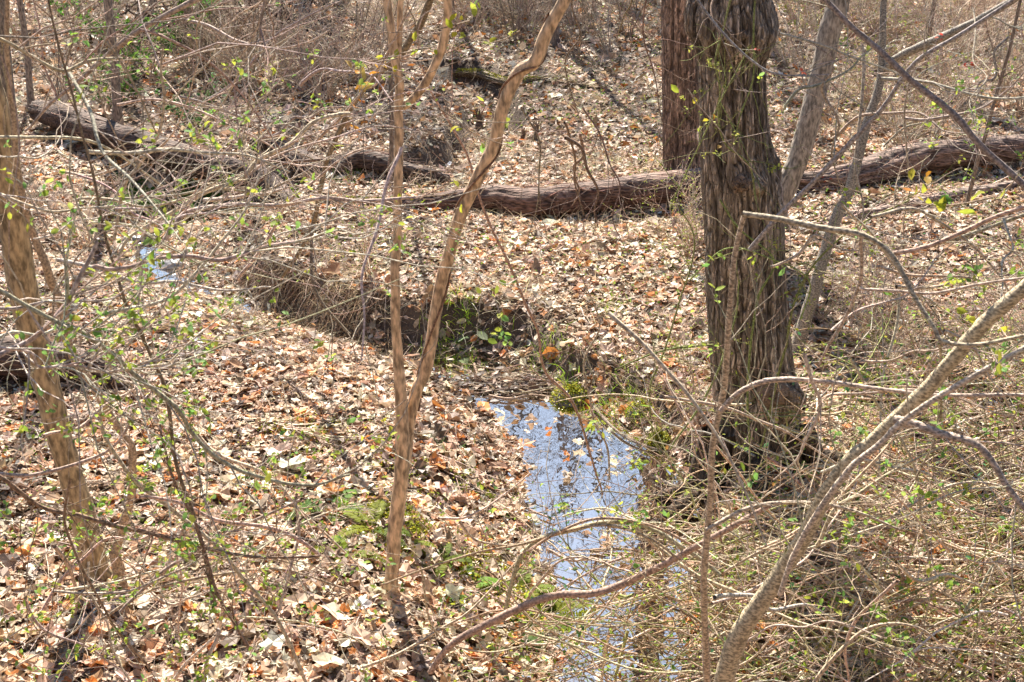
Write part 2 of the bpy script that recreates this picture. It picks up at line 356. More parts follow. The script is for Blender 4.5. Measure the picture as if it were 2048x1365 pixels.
# ------------------------------------------------------------------ fine sticks, dry grass and ground cover
TW = [(.42, .33, .26), (.30, .22, .16), (.52, .43, .35), (.22, .17, .13)]
mb = MB(); x, y = scatter(9000, 4, 24, .8); z = height(x, y)+.03
PT = grow(np.column_stack([x, y, z]), np.column_stack([rng.normal(size=(9000, 2)), rng.normal(0, .15, 9000)]), rng.uniform(.1, .5, 9000), 5, .14)
PT[:, :, 2] = height(PT[:, :, 0], PT[:, :, 1])+.035+rng.uniform(0, .03, PT.shape[:2]); d, s = dwater(x, y); PT = PT[d > -.1]
tubes(mb, PT, taper(rng.uniform(.0015, .005, len(PT)), rng.uniform(.001, .002, len(PT)), 5), 3, pick(TW, [3, 3, 2, 2], len(PT)))
tag(mb.build('twig_litter', M_twig), 'thin fallen twigs strewn over the dead leaves', 'twig litter', kind='stuff')
def blades(mb, S, L, wd, col, lean=.5, up=1., n=4, droop=.12):
    T = len(S); D = np.column_stack([rng.normal(size=(T, 2))*lean, np.full(T, up)])
    PT = grow(S, D, L, n, .06, -droop); tg = nrm(np.gradient(PT, axis=1)); sd_ = nrm(np.cross(tg, rng.normal(size=(T, 1, 3))))
    w = (np.broadcast_to(wd, (T,))[:, None]*np.linspace(1, .12, n)[None])[..., None]
    v = np.stack([PT-sd_*w, PT+sd_*w], 2); idx = np.arange(T*n*2).reshape(T, n, 2)
    f = np.stack([idx[:, :-1, 0], idx[:, :-1, 1], idx[:, 1:, 1], idx[:, 1:, 0]], -1).reshape(-1, 4)
    c = np.asarray(col, float); c = np.repeat(c, n*2, 0) if c.ndim == 2 else c
    mb.add(v, f, c)
def patchy(n, y0, y1, seed, thr, sc=.9, pw=1.):
    x, y = scatter(n, y0, y1, pw); m = vnoise(x*sc, y*sc, seed) > thr; d, s = dwater(x, y); m &= d > .03; return x[m], y[m]
mb = MB(); x, y = patchy(110000, 8, 27, 41, .46, .8, .8)
nr = lambda px, py: G(float(px), float(py))
tuftc = np.array([nr(*q)[:2] for q in ((1020, 420), (1000, 300), (1150, 330), (900, 380), (700, 640), (640, 590), (1250, 340), (560, 350), (1010, 590), (1290, 470), (930, 300), (1700, 250), (1850, 250))])
k = rng.integers(0, len(tuftc), 9000); o = rng.normal(size=(9000, 2))*.28; x = np.concatenate([x, tuftc[k, 0]+o[:, 0]]); y = np.concatenate([y, tuftc[k, 1]+o[:, 1]])
blades(mb, np.column_stack([x, y, height(x, y)+.01]), rng.uniform(.06, .26, len(x)), .0022, pick([(.62, .50, .34), (.50, .38, .24), (.66, .56, .42)], [3, 2, 2], len(x)), .9, .8, 4, .3)
tag(mb.build('dry_grass', M_grass), 'straw coloured dead grass between the fallen leaves', 'dry grass', kind='stuff')
mb = MB(); x, y = patchy(26000, 4.5, 24, 51, .50, .9, .8)
pos = np.column_stack([x, y, height(x, y)+rng.uniform(.03, .10, len(x))])
leaf_batch(mb, pos, rng.uniform(.018, .04, len(x)), pick([(.22, .34, .04), (.33, .42, .07), (.12, .22, .04), (.45, .50, .10)], [3, 3, 2, 1], len(x)), 'quad', .6)
tag(mb.build('ground_cover', M_green), 'small green seedlings sprouting through the leaf litter', 'ground cover', kind='stuff')
# roots and dead grass hanging on the cut bank
mb = MB(); cc = crom(CH1, 900); tg = nrm(np.gradient(cc[:, :2], axis=0)); pn = np.column_stack([-tg[:, 1], tg[:, 0]])
i = rng.integers(180, 640, 2600); side = -1; off = (cc[i, 2]+rng.uniform(.12, .34, len(i)))
x = cc[i, 0]+pn[i, 0]*off*side; y = cc[i, 1]+pn[i, 1]*off*side; m = vnoise(x*1.1, y*1.1, 61) > .38; i, x, y = i[m], x[m], y[m]
D = np.column_stack([-pn[i]*side+rng.normal(size=(len(i), 2))*.35, rng.uniform(-.3, .35, len(i))])
PT = grow(np.column_stack([x, y, height(x, y)+.01]), D, rng.uniform(.12, .4, len(i)), 6, .12, -.33)
PT[:, :, 2] = np.maximum(PT[:, :, 2], np.maximum(height(PT[:, :, 0], PT[:, :, 1])+.008, WZ))
tubes(mb, PT, taper(rng.uniform(.0015, .004, len(i)), np.full(len(i), .0008), 6), 3, pick([(.42, .31, .21), (.30, .2, .13), (.52, .40, .28), (.16, .11, .08)], [3, 3, 2, 2], len(i)))
tag(mb.build('bank_roots', M_twig), 'tangle of brown roots and dead grass hanging down the cut stream bank', 'bank roots', kind='stuff')
# continuous mossy strip on the lip of the right hand bank
mb = MB(); q = plane_pt(np.array([1110., 1150, 1200, 1260, 1320, 1370]), np.array([812., 818, 838, 868, 905, 930]), -.08); q = crom(q, 300); k = rng.integers(0, 300, 16000)
x = q[k, 0]+rng.normal(0, .05, 16000)+.02; y = q[k, 1]+rng.normal(0, .10, 16000)+.04; m = (vnoise(x*5, y*5, 91) > .42); x, y = x[m], y[m]; d, s = dwater(x, y); m = d > .0; x, y = x[m], y[m]
leaf_batch(mb, np.column_stack([x, y, height(x, y)+rng.uniform(0, .03, len(x))]), rng.uniform(.012, .024, len(x)), pick([(.34, .32, .03), (.22, .25, .03), (.12, .16, .02)], [2, 3, 1], len(x)), 'quad', .9)
for (a0, b0, n0) in ((860, 960, 900), (760, 1040, 1200), (850, 1090, 2200), (960, 1150, 1500), (1110, 1225, 1600), (600, 880, 900), (1040, 1260, 1200)):
    g = G(float(a0), float(b0)); x = g[0]+rng.normal(0, .17, n0); y = g[1]+rng.normal(0, .12, n0); m = (vnoise(x*9, y*9, 92) > .45) & (dwater(x, y)[0] > .04); x, y = x[m], y[m]
    leaf_batch(mb, np.column_stack([x, y, height(x, y)+rng.uniform(.02, .06, len(x))]), rng.uniform(.012, .024, len(x)), pick([(.36, .34, .02), (.24, .26, .02), (.14, .18, .02)], [3, 3, 1], len(x)), 'quad', .9)
tag(mb.build('moss', M_moss), 'low yellow green moss spread along the stream banks', 'moss', kind='stuff')
#PART2
# ------------------------------------------------------------------ trees
BARK_GREY = (.26, .225, .19); BARK_TAN = (.36, .25, .16); BARK_DARK = (.13, .10, .08); BARK_PALE = (.42, .35, .28)
def origin_shift(o_parent, mbs):
    """mbs: list of (name, MB, mat) built relative to the thing's base"""
    off = np.array(o_parent.location); res = []
    for n, m, mat in mbs:
        if m.n: res.append(m.build(n, mat, o_parent, off=off))
    return res
def extend(p, r, to_z=7.0, steps=8, wob=.05):
    """carry a traced stem on above the frame in its own direction"""
    d = nrm(p[-1]-p[-4]); d = nrm(d*np.array([.8, .8, 1.])); q = [p[-1]]; rr = [r[-1]]
    L = max((to_z-p[-1][2])/max(d[2], .35), .3)
    for i in range(steps):
        d = nrm(d+rng.normal(size=3)*wob+np.array([0, 0, .05])); q.append(q[-1]+d*L/steps); rr.append(r[-1]*(1-(i+1)/(steps+.5)))
    return np.vstack([p, q[1:]]), np.concatenate([r, rr[1:]])
def one(mb, p, r, k=12, col=BARK_GREY, bump=.0):
    tubes(mb, p[None], r[None], k, col, bump)
def crown(mb, paths, n1, L1, r1, n2=4, z0=3.4, col=BARK_GREY, k=4, n3=3, upb=.5):
    """bare branches in two or three orders from the part of the stem above z0"""
    PT = np.stack([crom(p, 24) for p in paths])
    S, D, i, t = spawn(PT, n1*6, .75, .1, 1., upb); m = S[:, 2] > z0; S, D, t = S[m][:n1], D[m][:n1], t[m][:n1]
    if not len(S): return None
    n1 = len(S); L = rng.uniform(.6, 1.2, n1)*L1*(1.15-.6*t)
    A = grow(S, D, L, 9, .13, .05); tubes(mb, A, taper(r1*(1.1-.6*t), np.full(n1, .003), 9), k, col)
    S, D, i, t = spawn(A, n1*n2, .7, .2, 1., .1); B = grow(S, D, rng.uniform(.3, .6, n1*n2)*L1*.9, 7, .16, .03)
    tubes(mb, B, taper(np.full(n1*n2, r1*.32), np.full(n1*n2, .002), 7), 3, col)
    if n3:
        S, D, i, t = spawn(B, len(B)*n3, .7, .2, 1., .1); C = grow(S, D, rng.uniform(.2, .5, len(S))*L1*.5, 5, .2, .03)
        tubes(mb, C, taper(np.full(len(S), r1*.14), np.full(len(S), .0015), 5), 3, col)
    return A
def rugged_trunk(mb, prof, Y, base_z, top_z, ntheta=150, nz=240, ridge=.02, col=(.2, .15, .12), freq=26, bumps=(), flare=.12, lean=0.):
    """prof: photo rows (py, xleft, xright) of an upright trunk standing at distance Y"""
    a = np.array(sorted(prof, key=lambda q: -q[0]), float); zs = P(a[:, 1], a[:, 0], Y)[:, 2]
    xl = P(a[:, 1], a[:, 0], Y)[:, 0]; xr = P(a[:, 2], a[:, 0], Y)[:, 0]
    z = np.concatenate([np.linspace(base_z, zs[-1], nz), np.linspace(zs[-1], top_z, 60)[1:]])
    cx = np.interp(z, zs, (xl+xr)/2); rr = np.interp(z, zs, (xr-xl)/2)
    ker = np.ones(9)/9
    cx = np.convolve(np.pad(cx, 4, 'edge'), ker, 'valid'); rr = np.convolve(np.pad(rr, 4, 'edge'), ker, 'valid')
    up = np.clip((z-zs[-1])/(top_z-zs[-1]), 0, 1); rr = rr*(1-.75*up); cx = cx+lean*up
    th = np.arange(ntheta)/ntheta; TH, ZZ = np.meshgrid(th, z)
    w = 0
    wt = TH+.006*(vnoise(TH*8, ZZ*5, 11, 8)-.5)+.005*(vnoise(TH*40, ZZ*24, 12, 40)-.5)
    n = np.minimum(np.abs(vnoise(wt*freq, ZZ*2.6, 5, freq)-.5)*3.2, np.minimum(.10+np.abs(vnoise(wt*freq*1.5, ZZ*7, 15, int(freq*1.5))-.5)*3.4, .3+np.abs(vnoise(wt*freq*.5, ZZ*22, 16, freq//2)-.5)*6)); n2 = vnoise(TH*freq*3, ZZ*30, 6, freq*3)
    rd = -ridge*np.clip(1-n*1.9, 0, 1)**1.3+ridge*.35*n2
    R = rr[:, None]+rd*np.clip(rr[:, None]/.2, .3, 1)
    fl = np.exp(-np.clip(z-base_z, 0, 9)/.28)[:, None]; lob = .5+.5*np.cos(TH*2*math.pi*5+1.2)
    R = R*(1+flare*fl*(0.5+1.4*lob))
    for (bth, bz, bs, bsz, ba) in bumps:
        dt = (TH-bth+.5) % 1-.5; R = R+ba*np.exp(-(dt/bs)**2-((ZZ-bz)/bsz)**2)*(1+.4*(n2-.5)+.5*(vnoise(TH*24, ZZ*16, 17, 24)-.5))
    v = np.stack([cx[:, None]+R*np.cos(2*math.pi*TH), Y+R*np.sin(2*math.pi*TH), ZZ], -1)
    idx = np.arange(v.shape[0]*ntheta).reshape(-1, ntheta)
    f = np.stack([idx[:-1], np.roll(idx[:-1], -1, 1), np.roll(idx[1:], -1, 1), idx[1:]], -1).reshape(-1, 4)
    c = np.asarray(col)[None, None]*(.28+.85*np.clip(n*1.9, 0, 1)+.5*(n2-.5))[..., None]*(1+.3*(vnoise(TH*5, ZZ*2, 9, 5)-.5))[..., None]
    mb.add(v, f, c.reshape(-1, 3))
    return np.column_stack([cx, np.full(len(z), Y), z]), rr
# big furrowed tree by the stream
YB = GY(1500, 958)+.05; bz = float(height(P(1515, 940, YB)[0], YB))-.06
T = thing('tree', 'massive dark furrowed tree with burls standing on the stream bank', 'tree', (P(1515, 940, YB)[0], YB, bz+.05))
mb = MB()
zz = lambda py: P(1500., float(py), YB)[2]
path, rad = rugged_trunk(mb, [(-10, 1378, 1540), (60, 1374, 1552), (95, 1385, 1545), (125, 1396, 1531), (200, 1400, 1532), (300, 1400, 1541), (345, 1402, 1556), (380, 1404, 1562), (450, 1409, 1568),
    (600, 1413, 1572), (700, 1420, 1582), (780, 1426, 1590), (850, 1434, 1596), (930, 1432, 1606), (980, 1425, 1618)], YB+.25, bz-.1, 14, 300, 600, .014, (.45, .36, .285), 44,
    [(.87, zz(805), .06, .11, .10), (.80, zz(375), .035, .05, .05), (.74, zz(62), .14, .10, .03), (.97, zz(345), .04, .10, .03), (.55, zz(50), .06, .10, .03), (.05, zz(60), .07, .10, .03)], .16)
mc = MB(); crown(mc, [path[::20]]*1, 16, 4.5, .07, 4, 5.5, BARK_GREY)
mk = MB()
for (px, py, w, a) in ((1545, 792, .085, 1), (1482, 372, .045, 1)):
    c = P(float(px), float(py), YB-.03); m = 26; th = np.linspace(0, 2*math.pi, m+1)[:-1]; ph = np.linspace(0, math.pi*.5, 12)
    PH, THH = np.meshgrid(ph, th, indexing='ij'); n = 1+.45*(vnoise(THH*3, PH*4, 7)-.5)+.22*(vnoise(THH*8, PH*10, 9)-.5)+.10*np.sin(PH*16)
    v = np.stack([c[0]+w*n*np.sin(PH)*np.cos(THH)*1.0, c[1]+.03-w*.62*n*np.cos(PH), c[2]+w*n*np.sin(PH)*np.sin(THH)*(1.1 if w < .12 else .8)], -1)
    idx = np.arange(12*m).reshape(12, m); f = np.stack([idx[:-1], idx[1:], np.roll(idx[1:], -1, 1), np.roll(idx[:-1], -1, 1)], -1).reshape(-1, 4)
    v = v+rng.normal(size=v.shape)*.0035; b = MB(); b.add(v, f, np.array((.20, .145, .11))*(.7+.6*vnoise(THH*6, PH*8, 2)).reshape(-1, 1)); b.build('burl', M_bark, T, off=np.array(T.location))
ro = MB()
for (px, py, dx, dy, r) in ((1440, 930, -.5, -.35, .09), (1500, 950, -.1, -.7, .08), (1560, 950, .3, -.55, .08), (1600, 900, .75, -.1, .08), (1420, 900, -.7, .2, .06)):
    s = P(float(px), float(py), YB+.1); s[2] = bz+.28; q = grow(s[None], [[dx, dy, -.45]], .75, 8, .1, -.05)[0]
    q[:, 2] = np.maximum(q[:, 2]*.3+.7*(height(q[:, 0], q[:, 1])+.03), -.6); q[0, 2] = bz+.3
    one(ro, q, np.linspace(r, .015, 8), 10, (.16, .12, .09), .05)
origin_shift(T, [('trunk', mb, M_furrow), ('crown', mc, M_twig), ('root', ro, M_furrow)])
# second trunk behind
YC = GY(1362, 352); bz2 = float(height(P(1362, 352, YC)[0], YC))
T = thing('tree', 'straight reddish brown tree trunk directly behind the fallen log', 'tree', (P(1362, 352, YC)[0], YC, bz2))
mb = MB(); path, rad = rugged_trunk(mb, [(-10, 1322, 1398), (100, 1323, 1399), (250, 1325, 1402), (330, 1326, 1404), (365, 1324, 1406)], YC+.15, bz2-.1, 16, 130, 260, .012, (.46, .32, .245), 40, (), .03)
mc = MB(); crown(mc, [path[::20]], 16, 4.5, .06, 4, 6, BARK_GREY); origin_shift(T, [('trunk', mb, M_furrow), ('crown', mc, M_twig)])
# traced slender trees ------------------------------------------------
def slender(label, stems, mat, col, k=12, cr=(10, 1.8, .02), leaf=None, jit=.02, cat='tree', name='tree', limbs=()):
    """stems: [(pts, Y, w, ext_z)] first is the trunk with its base first"""
    p0 = trace(stems[0][0], stems[0][1], stems[0][2])[0][0]
    g = np.array([p0[0], p0[1], float(height(p0[0], p0[1]))]); T = thing(name, label, cat, g)
    paths = []
    for j, (pts, Y, w, ez) in enumerate(stems):
        p, r = trace(pts, Y, w, len(pts)*7, jit)
        if j == 0: p[0, 2] = min(p[0, 2], g[2])-.05; r[:4] *= np.array([1.5, 1.3, 1.15, 1.05])
        if ez: p, r = extend(p, r, ez)
        b = MB(); one(b, p, r, k, col, .035); origin_shift(T, [('trunk' if j == 0 else 'limb', b, mat)]); paths.append(p)
    if cr:
        b = MB(); crown(b, [q for q, s in zip(paths, stems) if s[3]], cr[0], cr[1], cr[2], 3, 3.2, col); origin_shift(T, [('crown', b, M_twig)])
    return T, paths
Yc0 = GY(780, 1192)
T1, pc = slender('slender tan tree forking just above its base in the middle foreground',
    [([(778, 1200), (790, 1085), (802, 955), (806, 860), (795, 700), (793, 560), (796, 420), (799, 280), (798, 215), (800, 165), (790, 100), (776, 0), (770, -60)], [Yc0, Yc0+.1, Yc0+.2, Yc0+.25], [24, 30, 30, 21, 19, 18, 19, 18, 16], 6.5),
     ([(812, 930), (818, 850), (832, 780), (852, 735), (872, 620), (892, 530), (925, 425), (960, 352), (988, 290), (1008, 205), (1036, 146), (1068, 124), (1090, 72), (1128, 0), (1160, -70)], [Yc0+.12, Yc0+.2, Yc0+.1, Yc0], [22, 24, 24, 25, 26, 25, 27, 27, 22], 6.0),
     ([(806, 214), (826, 196), (850, 165), (875, 118), (890, 60), (893, 0), (892, -60)], [Yc0+.22, Yc0+.1], [16, 18, 18, 16], 5.5),
     ([(797, 120), (799, 60), (801, 0), (803, -60)], [Yc0+.24, Yc0+.3], [10, 12, 11], 5.2)], M_smooth, (.52, .365, .23), 14, (12, 1.5, .012))
# dark vine spiralling round the tan tree
v = pc[1]; seg = v[(v[:, 2] < 3.0)][10:]; n = 240; q = crom(seg, n); a = np.linspace(0, 7*math.pi, n); q = q+.036*np.column_stack([np.cos(a), np.sin(a), 0*a])
b = MB(); one(b, q, np.full(n, .0055), 5, (.20, .12, .08)); T = thing('vine', 'thin dark vine spiralling around the leaning fork of the tan tree', 'vine', q[0]); origin_shift(T, [('stem', b, M_twig)])
Yl = GY(190, 1165)
TL, pl = slender('curved olive brown tree leaning left at the left edge of the clearing',
    [([(196, 1175), (180, 1085), (150, 985), (124, 885), (92, 765), (62, 650), (38, 530), (22, 410), (0, 270), (-30, 150), (-60, 40)], [Yl, Yl-.1, Yl-.3], [58, 48, 50, 56, 60, 54, 50], 7.0)], M_smooth, (.33, .25, .15), 20, (10, 1.8, .02))
slender('twisted pale vine stem climbing beside the curved olive tree',
    [([(238, 1110), (246, 1050), (262, 960), (262, 900), (215, 830), (180, 760), (140, 690), (128, 620), (95, 560), (75, 480), (50, 400), (30, 300), (20, 180)], [Yl-.15, Yl-.4], [18, 16, 20, 18, 14, 12], 4.2)], M_twig, (.40, .29, .19), 8, None, None, .06, 'vine', 'vine')
Yg1 = GY(1540, 500)
slender('pale grey trunk leaning right behind the massive furrowed tree',
    [([(1528, 560), (1550, 450), (1575, 375), (1605, 290), (1640, 160), (1662, 60), (1680, -10), (1695, -60)], [Yg1-.3, Yg1], [40, 40, 42, 42, 44, 42], 9)], M_smooth, (.30, .255, .205), 16, (12, 2., .025))
Yg2 = GY(1585, 720)
slender('mottled grey tree with a low right fork growing against the furrowed trunk',
    [([(1582, 745), (1602, 670), (1625, 590), (1640, 530), (1668, 450), (1702, 370), (1730, 260), (1758, 170), (1764, 100), (1768, 0), (1770, -60)], [Yg2, Yg2+.6], [28, 26, 24, 20, 18, 14, 12], 7),
     ([(1756, 175), (1782, 128), (1830, 98), (1900, 68), (1980, 28), (2040, -6), (2100, -40)], [Yg2+.5, Yg2-.3], [16, 18, 16, 13], 5.5)], M_mottle, (.27, .235, .19), 12, (10, 1.5, .015))
# ---- foreground stems; each thing has branches as parts
def shrub(label, branches, mat=M_twig, col=BARK_PALE, name='shrub', cat='shrub', base=None, twig=None, leaves=None, k=7, jit=.03, lcol=((.50, .55, .08), (.34, .48, .07), (.22, .40, .10))):
    first = trace(branches[0][0], branches[0][1], branches[0][2])[0][0]
    g = np.array([first[0], first[1], float(height(first[0], first[1]))]); T = thing(name, label, cat, g); P_ = []
    off = g
    for (pts, Y, w) in branches:
        p, r = trace(pts, Y, w, len(pts)*6, jit*.6); b = MB(); one(b, p, r, k, jc(col, 1, .12)[0], .06)
        b.build('branch', mat, T, off=off); P_.append(crom(p, 20))
    PT = np.stack(P_); L = None
    if twig:
        n, ln, rr = twig; b = MB(); S, D, i, t = spawn(PT, n, .75, .05, 1., .1); A = grow(S, D, rng.uniform(.35, 1.2, n)*ln, 8, .17, -.01)
        tubes(b, A, taper(np.full(n, rr), np.full(n, .0009), 8), 4, jc(col, n, .2))
        S, D, i, t = spawn(A, n*2, .8, .15, 1.); B = grow(S, D, rng.uniform(.2, .8, n*2)*ln*.45, 6, .2)
        tubes(b, B, taper(np.full(n*2, rr*.5), np.full(n*2, .0007), 6), 3, jc(col, n*2, .2)); b.build('twigs', M_twig, T, off=off); L = B
    if leaves:
        n, sz = leaves; b = MB(); src = L if L is not None else PT
        m = n//4; S, D, i, t = spawn(src, m, .8, .2, 1.); pos = np.repeat(S, 4, 0)+rng.normal(size=(m*4, 3))*sz*.45
        leaf_batch(b, pos, sz*rng.uniform(.6, 1.3, m*4), pick(lcol, [1]*len(lcol), m*4, .15), 'oval', .9, None, .2); b.build('leaves', M_green, T, off=off)
    return T
shrub('thick mottled grey stem sweeping up to the right across the bramble tangle', [
    ([(1440, 1400), (1462, 1310), (1500, 1235), (1560, 1150), (1612, 1068), (1650, 990), (1700, 920), (1745, 882), (1790, 840), (1850, 785), (1900, 728), (1940, 680), (1990, 628), (2050, 575), (2130, 500)], [4.0, 3.9, 3.7], [42, 38, 34, 31, 29, 30, 29, 24]),
    ([(1790, 840), (1830, 850), (1880, 868), (1950, 888), (1985, 925), (2015, 975), (2060, 1030)], [3.8, 3.6], [20, 16, 14, 12]),
    ([(1560, 1190), (1590, 1110), (1640, 1020), (1700, 940), (1760, 890), (1800, 850), (1870, 800), (1950, 750), (2060, 690)], [3.85, 3.6], [11, 13, 12])],
    M_mottle, (.50, .41, .30), twig=(14, .8, .003), leaves=(60, .028), k=14, jit=.01)
shrub('speckled brown stem snapped over at its top in front of the furrowed tree', [
    ([(1418, 1400), (1412, 1290), (1408, 1150), (1420, 1020), (1426, 900), (1440, 822), (1452, 760), (1458, 650), (1468, 520), (1488, 432)], [4.3, 4.2, 4.1], [15, 14, 13, 13, 10]),
    ([(1486, 428), (1560, 438), (1640, 455), (1722, 470), (1782, 510), (1826, 590), (1868, 655), (1888, 684), (1960, 690), (2060, 670)], [4.1, 3.9, 3.6], [12, 13, 11, 10, 9, 8]),
    ([(1442, 822), (1480, 786), (1540, 763), (1650, 765), (1780, 780), (1880, 790), (2060, 792)], [4.15, 3.9], [12, 10, 9, 8]),
    ([(1782, 510), (1850, 496), (1920, 468), (1985, 438), (2060, 412)], [3.95, 3.8], [10, 9, 9]),
    ([(1722, 472), (1724, 540), (1716, 580), (1690, 640), (1660, 690), (1640, 730)], [4, 4.2], [8, 7, 5]),
    ([(1718, 578), (1800, 582), (1868, 586), (1960, 568), (2060, 555)], [4.05, 3.9], [6, 6, 5]),
    ([(1880, 690), (1882, 760), (1876, 860), (1830, 960)], [3.9, 4.0], [6, 5, 4]),
    ([(1412, 1060), (1500, 1015), (1600, 1005), (1700, 1020), (1800, 1060)], [4.2, 4.4], [8, 9, 7, 5])],
    M_mottle, (.42, .33, .24), twig=(30, .6, .0022), leaves=(160, .026), k=10, jit=.01)
shrub('long bare grey branch slanting down right across the upper right corner', [
    ([(2150, 470), (2048, 372), (1960, 290), (1905, 228), (1820, 160), (1760, 102), (1700, 50), (1650, 0), (1590, -50)], [5.2, 5.4, 5.6], [15, 14, 13, 12, 10]),
    ([(2120, 400), (2048, 430), (1950, 465), (1840, 500)], [5.2, 5.5], [9, 8, 5])], M_twig, (.31, .265, .205), name='branch', cat='branch', twig=(10, .7, .003), k=9, jit=.01)
shrub('long pale branch rising right and crossing the grey branch in the upper right', [
    ([(1500, 500), (1560, 430), (1640, 352), (1700, 288), (1762, 220), (1800, 165), (1840, 118), (1920, 70), (2010, 10), (2080, -40)], [6.4, 6.2, 5.9], [10, 10, 9, 9, 8]),
    ([(1762, 158), (1850, 165), (1930, 188), (1990, 198), (2070, 196)], [6.2, 6.], [8, 7, 5]),
    ([(1380, -20), (1440, 60), (1500, 120), (1560, 150), (1660, 150)], [6.6, 6.3], [6, 5, 3])], M_twig, (.33, .29, .25), name='branch', cat='branch', twig=(16, .7, .003), k=8, jit=.01,
    leaves=(30, .02), lcol=((.45, .06, .04), (.5, .10, .05)))
shrub('low grey brown branch bowing over the near edge of the water', [
    ([(860, 1345), (900, 1292), (960, 1256), (1040, 1216), (1110, 1192), (1195, 1186), (1280, 1152), (1370, 1106), (1450, 1062), (1540, 1010)], [5.0, 4.9, 4.7], [12, 16, 15, 15, 13, 11])],
    M_twig, (.38, .30, .24), name='branch', cat='branch', twig=(12, .6, .0028), k=12, jit=.01)
shrub('arched tan vine looping over the left edge of the stream', [
    ([(1008, 1230), (1025, 1160), (1045, 1110), (1085, 1078), (1150, 1058), (1200, 1045), (1260, 1045), (1320, 1068), (1380, 1105), (1440, 1150)], [5.1, 4.8], [7, 11, 11, 10, 9]),
    ([(760, 1170), (850, 1140), (960, 1105), (1060, 1085), (1140, 1062), (1220, 1050), (1300, 1075), (1360, 1120)], [5.2, 4.8], [4, 5, 6, 6]),
    ([(1045, 1108), (1110, 1068), (1190, 1040), (1290, 1050), (1370, 1085), (1430, 1130)], [5.0, 4.8], [6, 6, 6])],
    M_twig, (.42, .31, .22), name='vine', cat='vine', twig=(40, .5, .0022), leaves=(160, .02), k=8, jit=.02)
YW = (.46, .39, .31)
shrub('wiry shrub with pale grey arching branches in the left foreground', [
    ([(-60, 740), (0, 708), (60, 680), (102, 640), (130, 608), (152, 565), (180, 515), (192, 480)], [3.6, 3.7], [12, 11, 10, 8]),
    ([(-60, 545), (0, 578), (60, 612), (120, 642), (165, 660), (225, 705), (262, 742), (292, 768), (352, 822), (382, 872), (432, 915), (505, 955), (620, 975), (700, 950)], [3.5, 3.7, 4], [10, 10, 10, 9, 8, 5]),
    ([(185, 535), (216, 541), (262, 534), (302, 520), (370, 513), (440, 521), (520, 496), (600, 482), (662, 464)], [3.7, 4.], [9, 9, 9, 8, 5]),
    ([(-40, 690), (60, 700), (80, 730), (150, 728), (220, 742), (300, 730), (420, 745)], [3.4, 3.6], [6, 6, 5, 3])],
    M_twig, YW, twig=(60, .8, .003), leaves=(520, .024))
shrub('leafy shrub with dark wiry stems trailing down the lower left', [
    ([(430, 1210), (402, 1090), (362, 955), (345, 850), (330, 775), (290, 690), (250, 598), (215, 480), (190, 350), (150, 220), (110, 60), (90, -40)], [4.4, 4.1, 3.9], [8, 8, 7, 6, 5, 4]),
    ([(500, 1300), (470, 1250), (430, 1180), (395, 1060), (350, 960), (320, 850)], [4.3, 4.2], [7, 7, 5]),
    ([(-40, 930), (40, 985), (92, 1018), (160, 1032), (250, 1060), (350, 1082), (500, 1112), (640, 1112)], [4.1, 4.6], [8, 9, 8, 5]),
    ([(140, 960), (130, 1040), (150, 1110), (190, 1190), (240, 1270), (300, 1340)], [4., 4.2], [6, 5, 5])],
    M_twig, (.24, .165, .11), twig=(60, .7, .0022), leaves=(560, .024))
shrub('low shrub with smooth pale limbs sprawling over leaves in the lower left', [
    ([(620, 1385), (560, 1250), (480, 1150), (420, 1080), (330, 1010), (268, 960), (212, 880), (200, 820)], [4.6, 4.4], [7, 8, 9, 9, 6]),
    ([(640, 1112), (560, 1062), (440, 1040), (360, 1010), (280, 995)], [4.7, 4.4], [8, 9, 8, 7]),
    ([(240, 1225), (330, 1140), (400, 1100), (520, 1040), (600, 1000)], [4.5, 4.8], [7, 8, 5]),
    ([(200, 1240), (300, 1180), (420, 1150), (560, 1140), (700, 1180)], [4.5, 4.8], [6, 6, 4]),
    ([(590, 1000), (596, 1060), (580, 1130), (560, 1220)], [4.8, 4.6], [7, 6, 5])], M_twig, (.44, .34, .25), twig=(60, .6, .0026), leaves=(460, .025))
shrub('bare shrub with long arching sunlit canes over the upper left logs', [
    ([(235, 520), (262, 470), (345, 425), (410, 385), (480, 358), (515, 320), (580, 288), (630, 245), (700, 228)], [5.2, 5.6], [6, 8, 9, 9, 9, 8]),
    ([(330, 480), (352, 448), (382, 424), (470, 408), (560, 410), (640, 397), (720, 402), (830, 396)], [5., 5.3], [12, 10, 8, 8, 6]),
    ([(220, 400), (345, 392), (420, 378), (520, 382), (600, 350)], [5.2, 5.6], [5, 5, 4]),
    ([(228, 480), (245, 380), (280, 330), (318, 270), (330, 200), (322, 140), (325, 95)], [4.6, 4.4], [6, 7, 6, 5])], M_twig, (.46, .37, .29), twig=(45, .9, .0032), leaves=(80, .02), jit=.02)
shrub('long brown branch slanting across the top left corner', [
    ([(50, 262), (100, 210), (170, 152), (222, 108), (300, 52), (390, 5), (470, -30)], [5.2, 5.0], [5, 8, 11, 12, 11]),
    ([(-30, 60), (30, 88), (122, 141), (180, 122), (245, 118)], [4.2, 4.5], [8, 8, 6]),
    ([(280, 60), (330, 78), (420, 130), (500, 210), (560, 300)], [5., 5.4], [6, 5, 3]),
    ([(535, -20), (522, 50), (520, 78), (480, 90)], [5, 5.], [6, 5, 3])], M_twig, (.36, .27, .21), name='branch', cat='branch', twig=(36, .9, .0032), leaves=(60, .022))
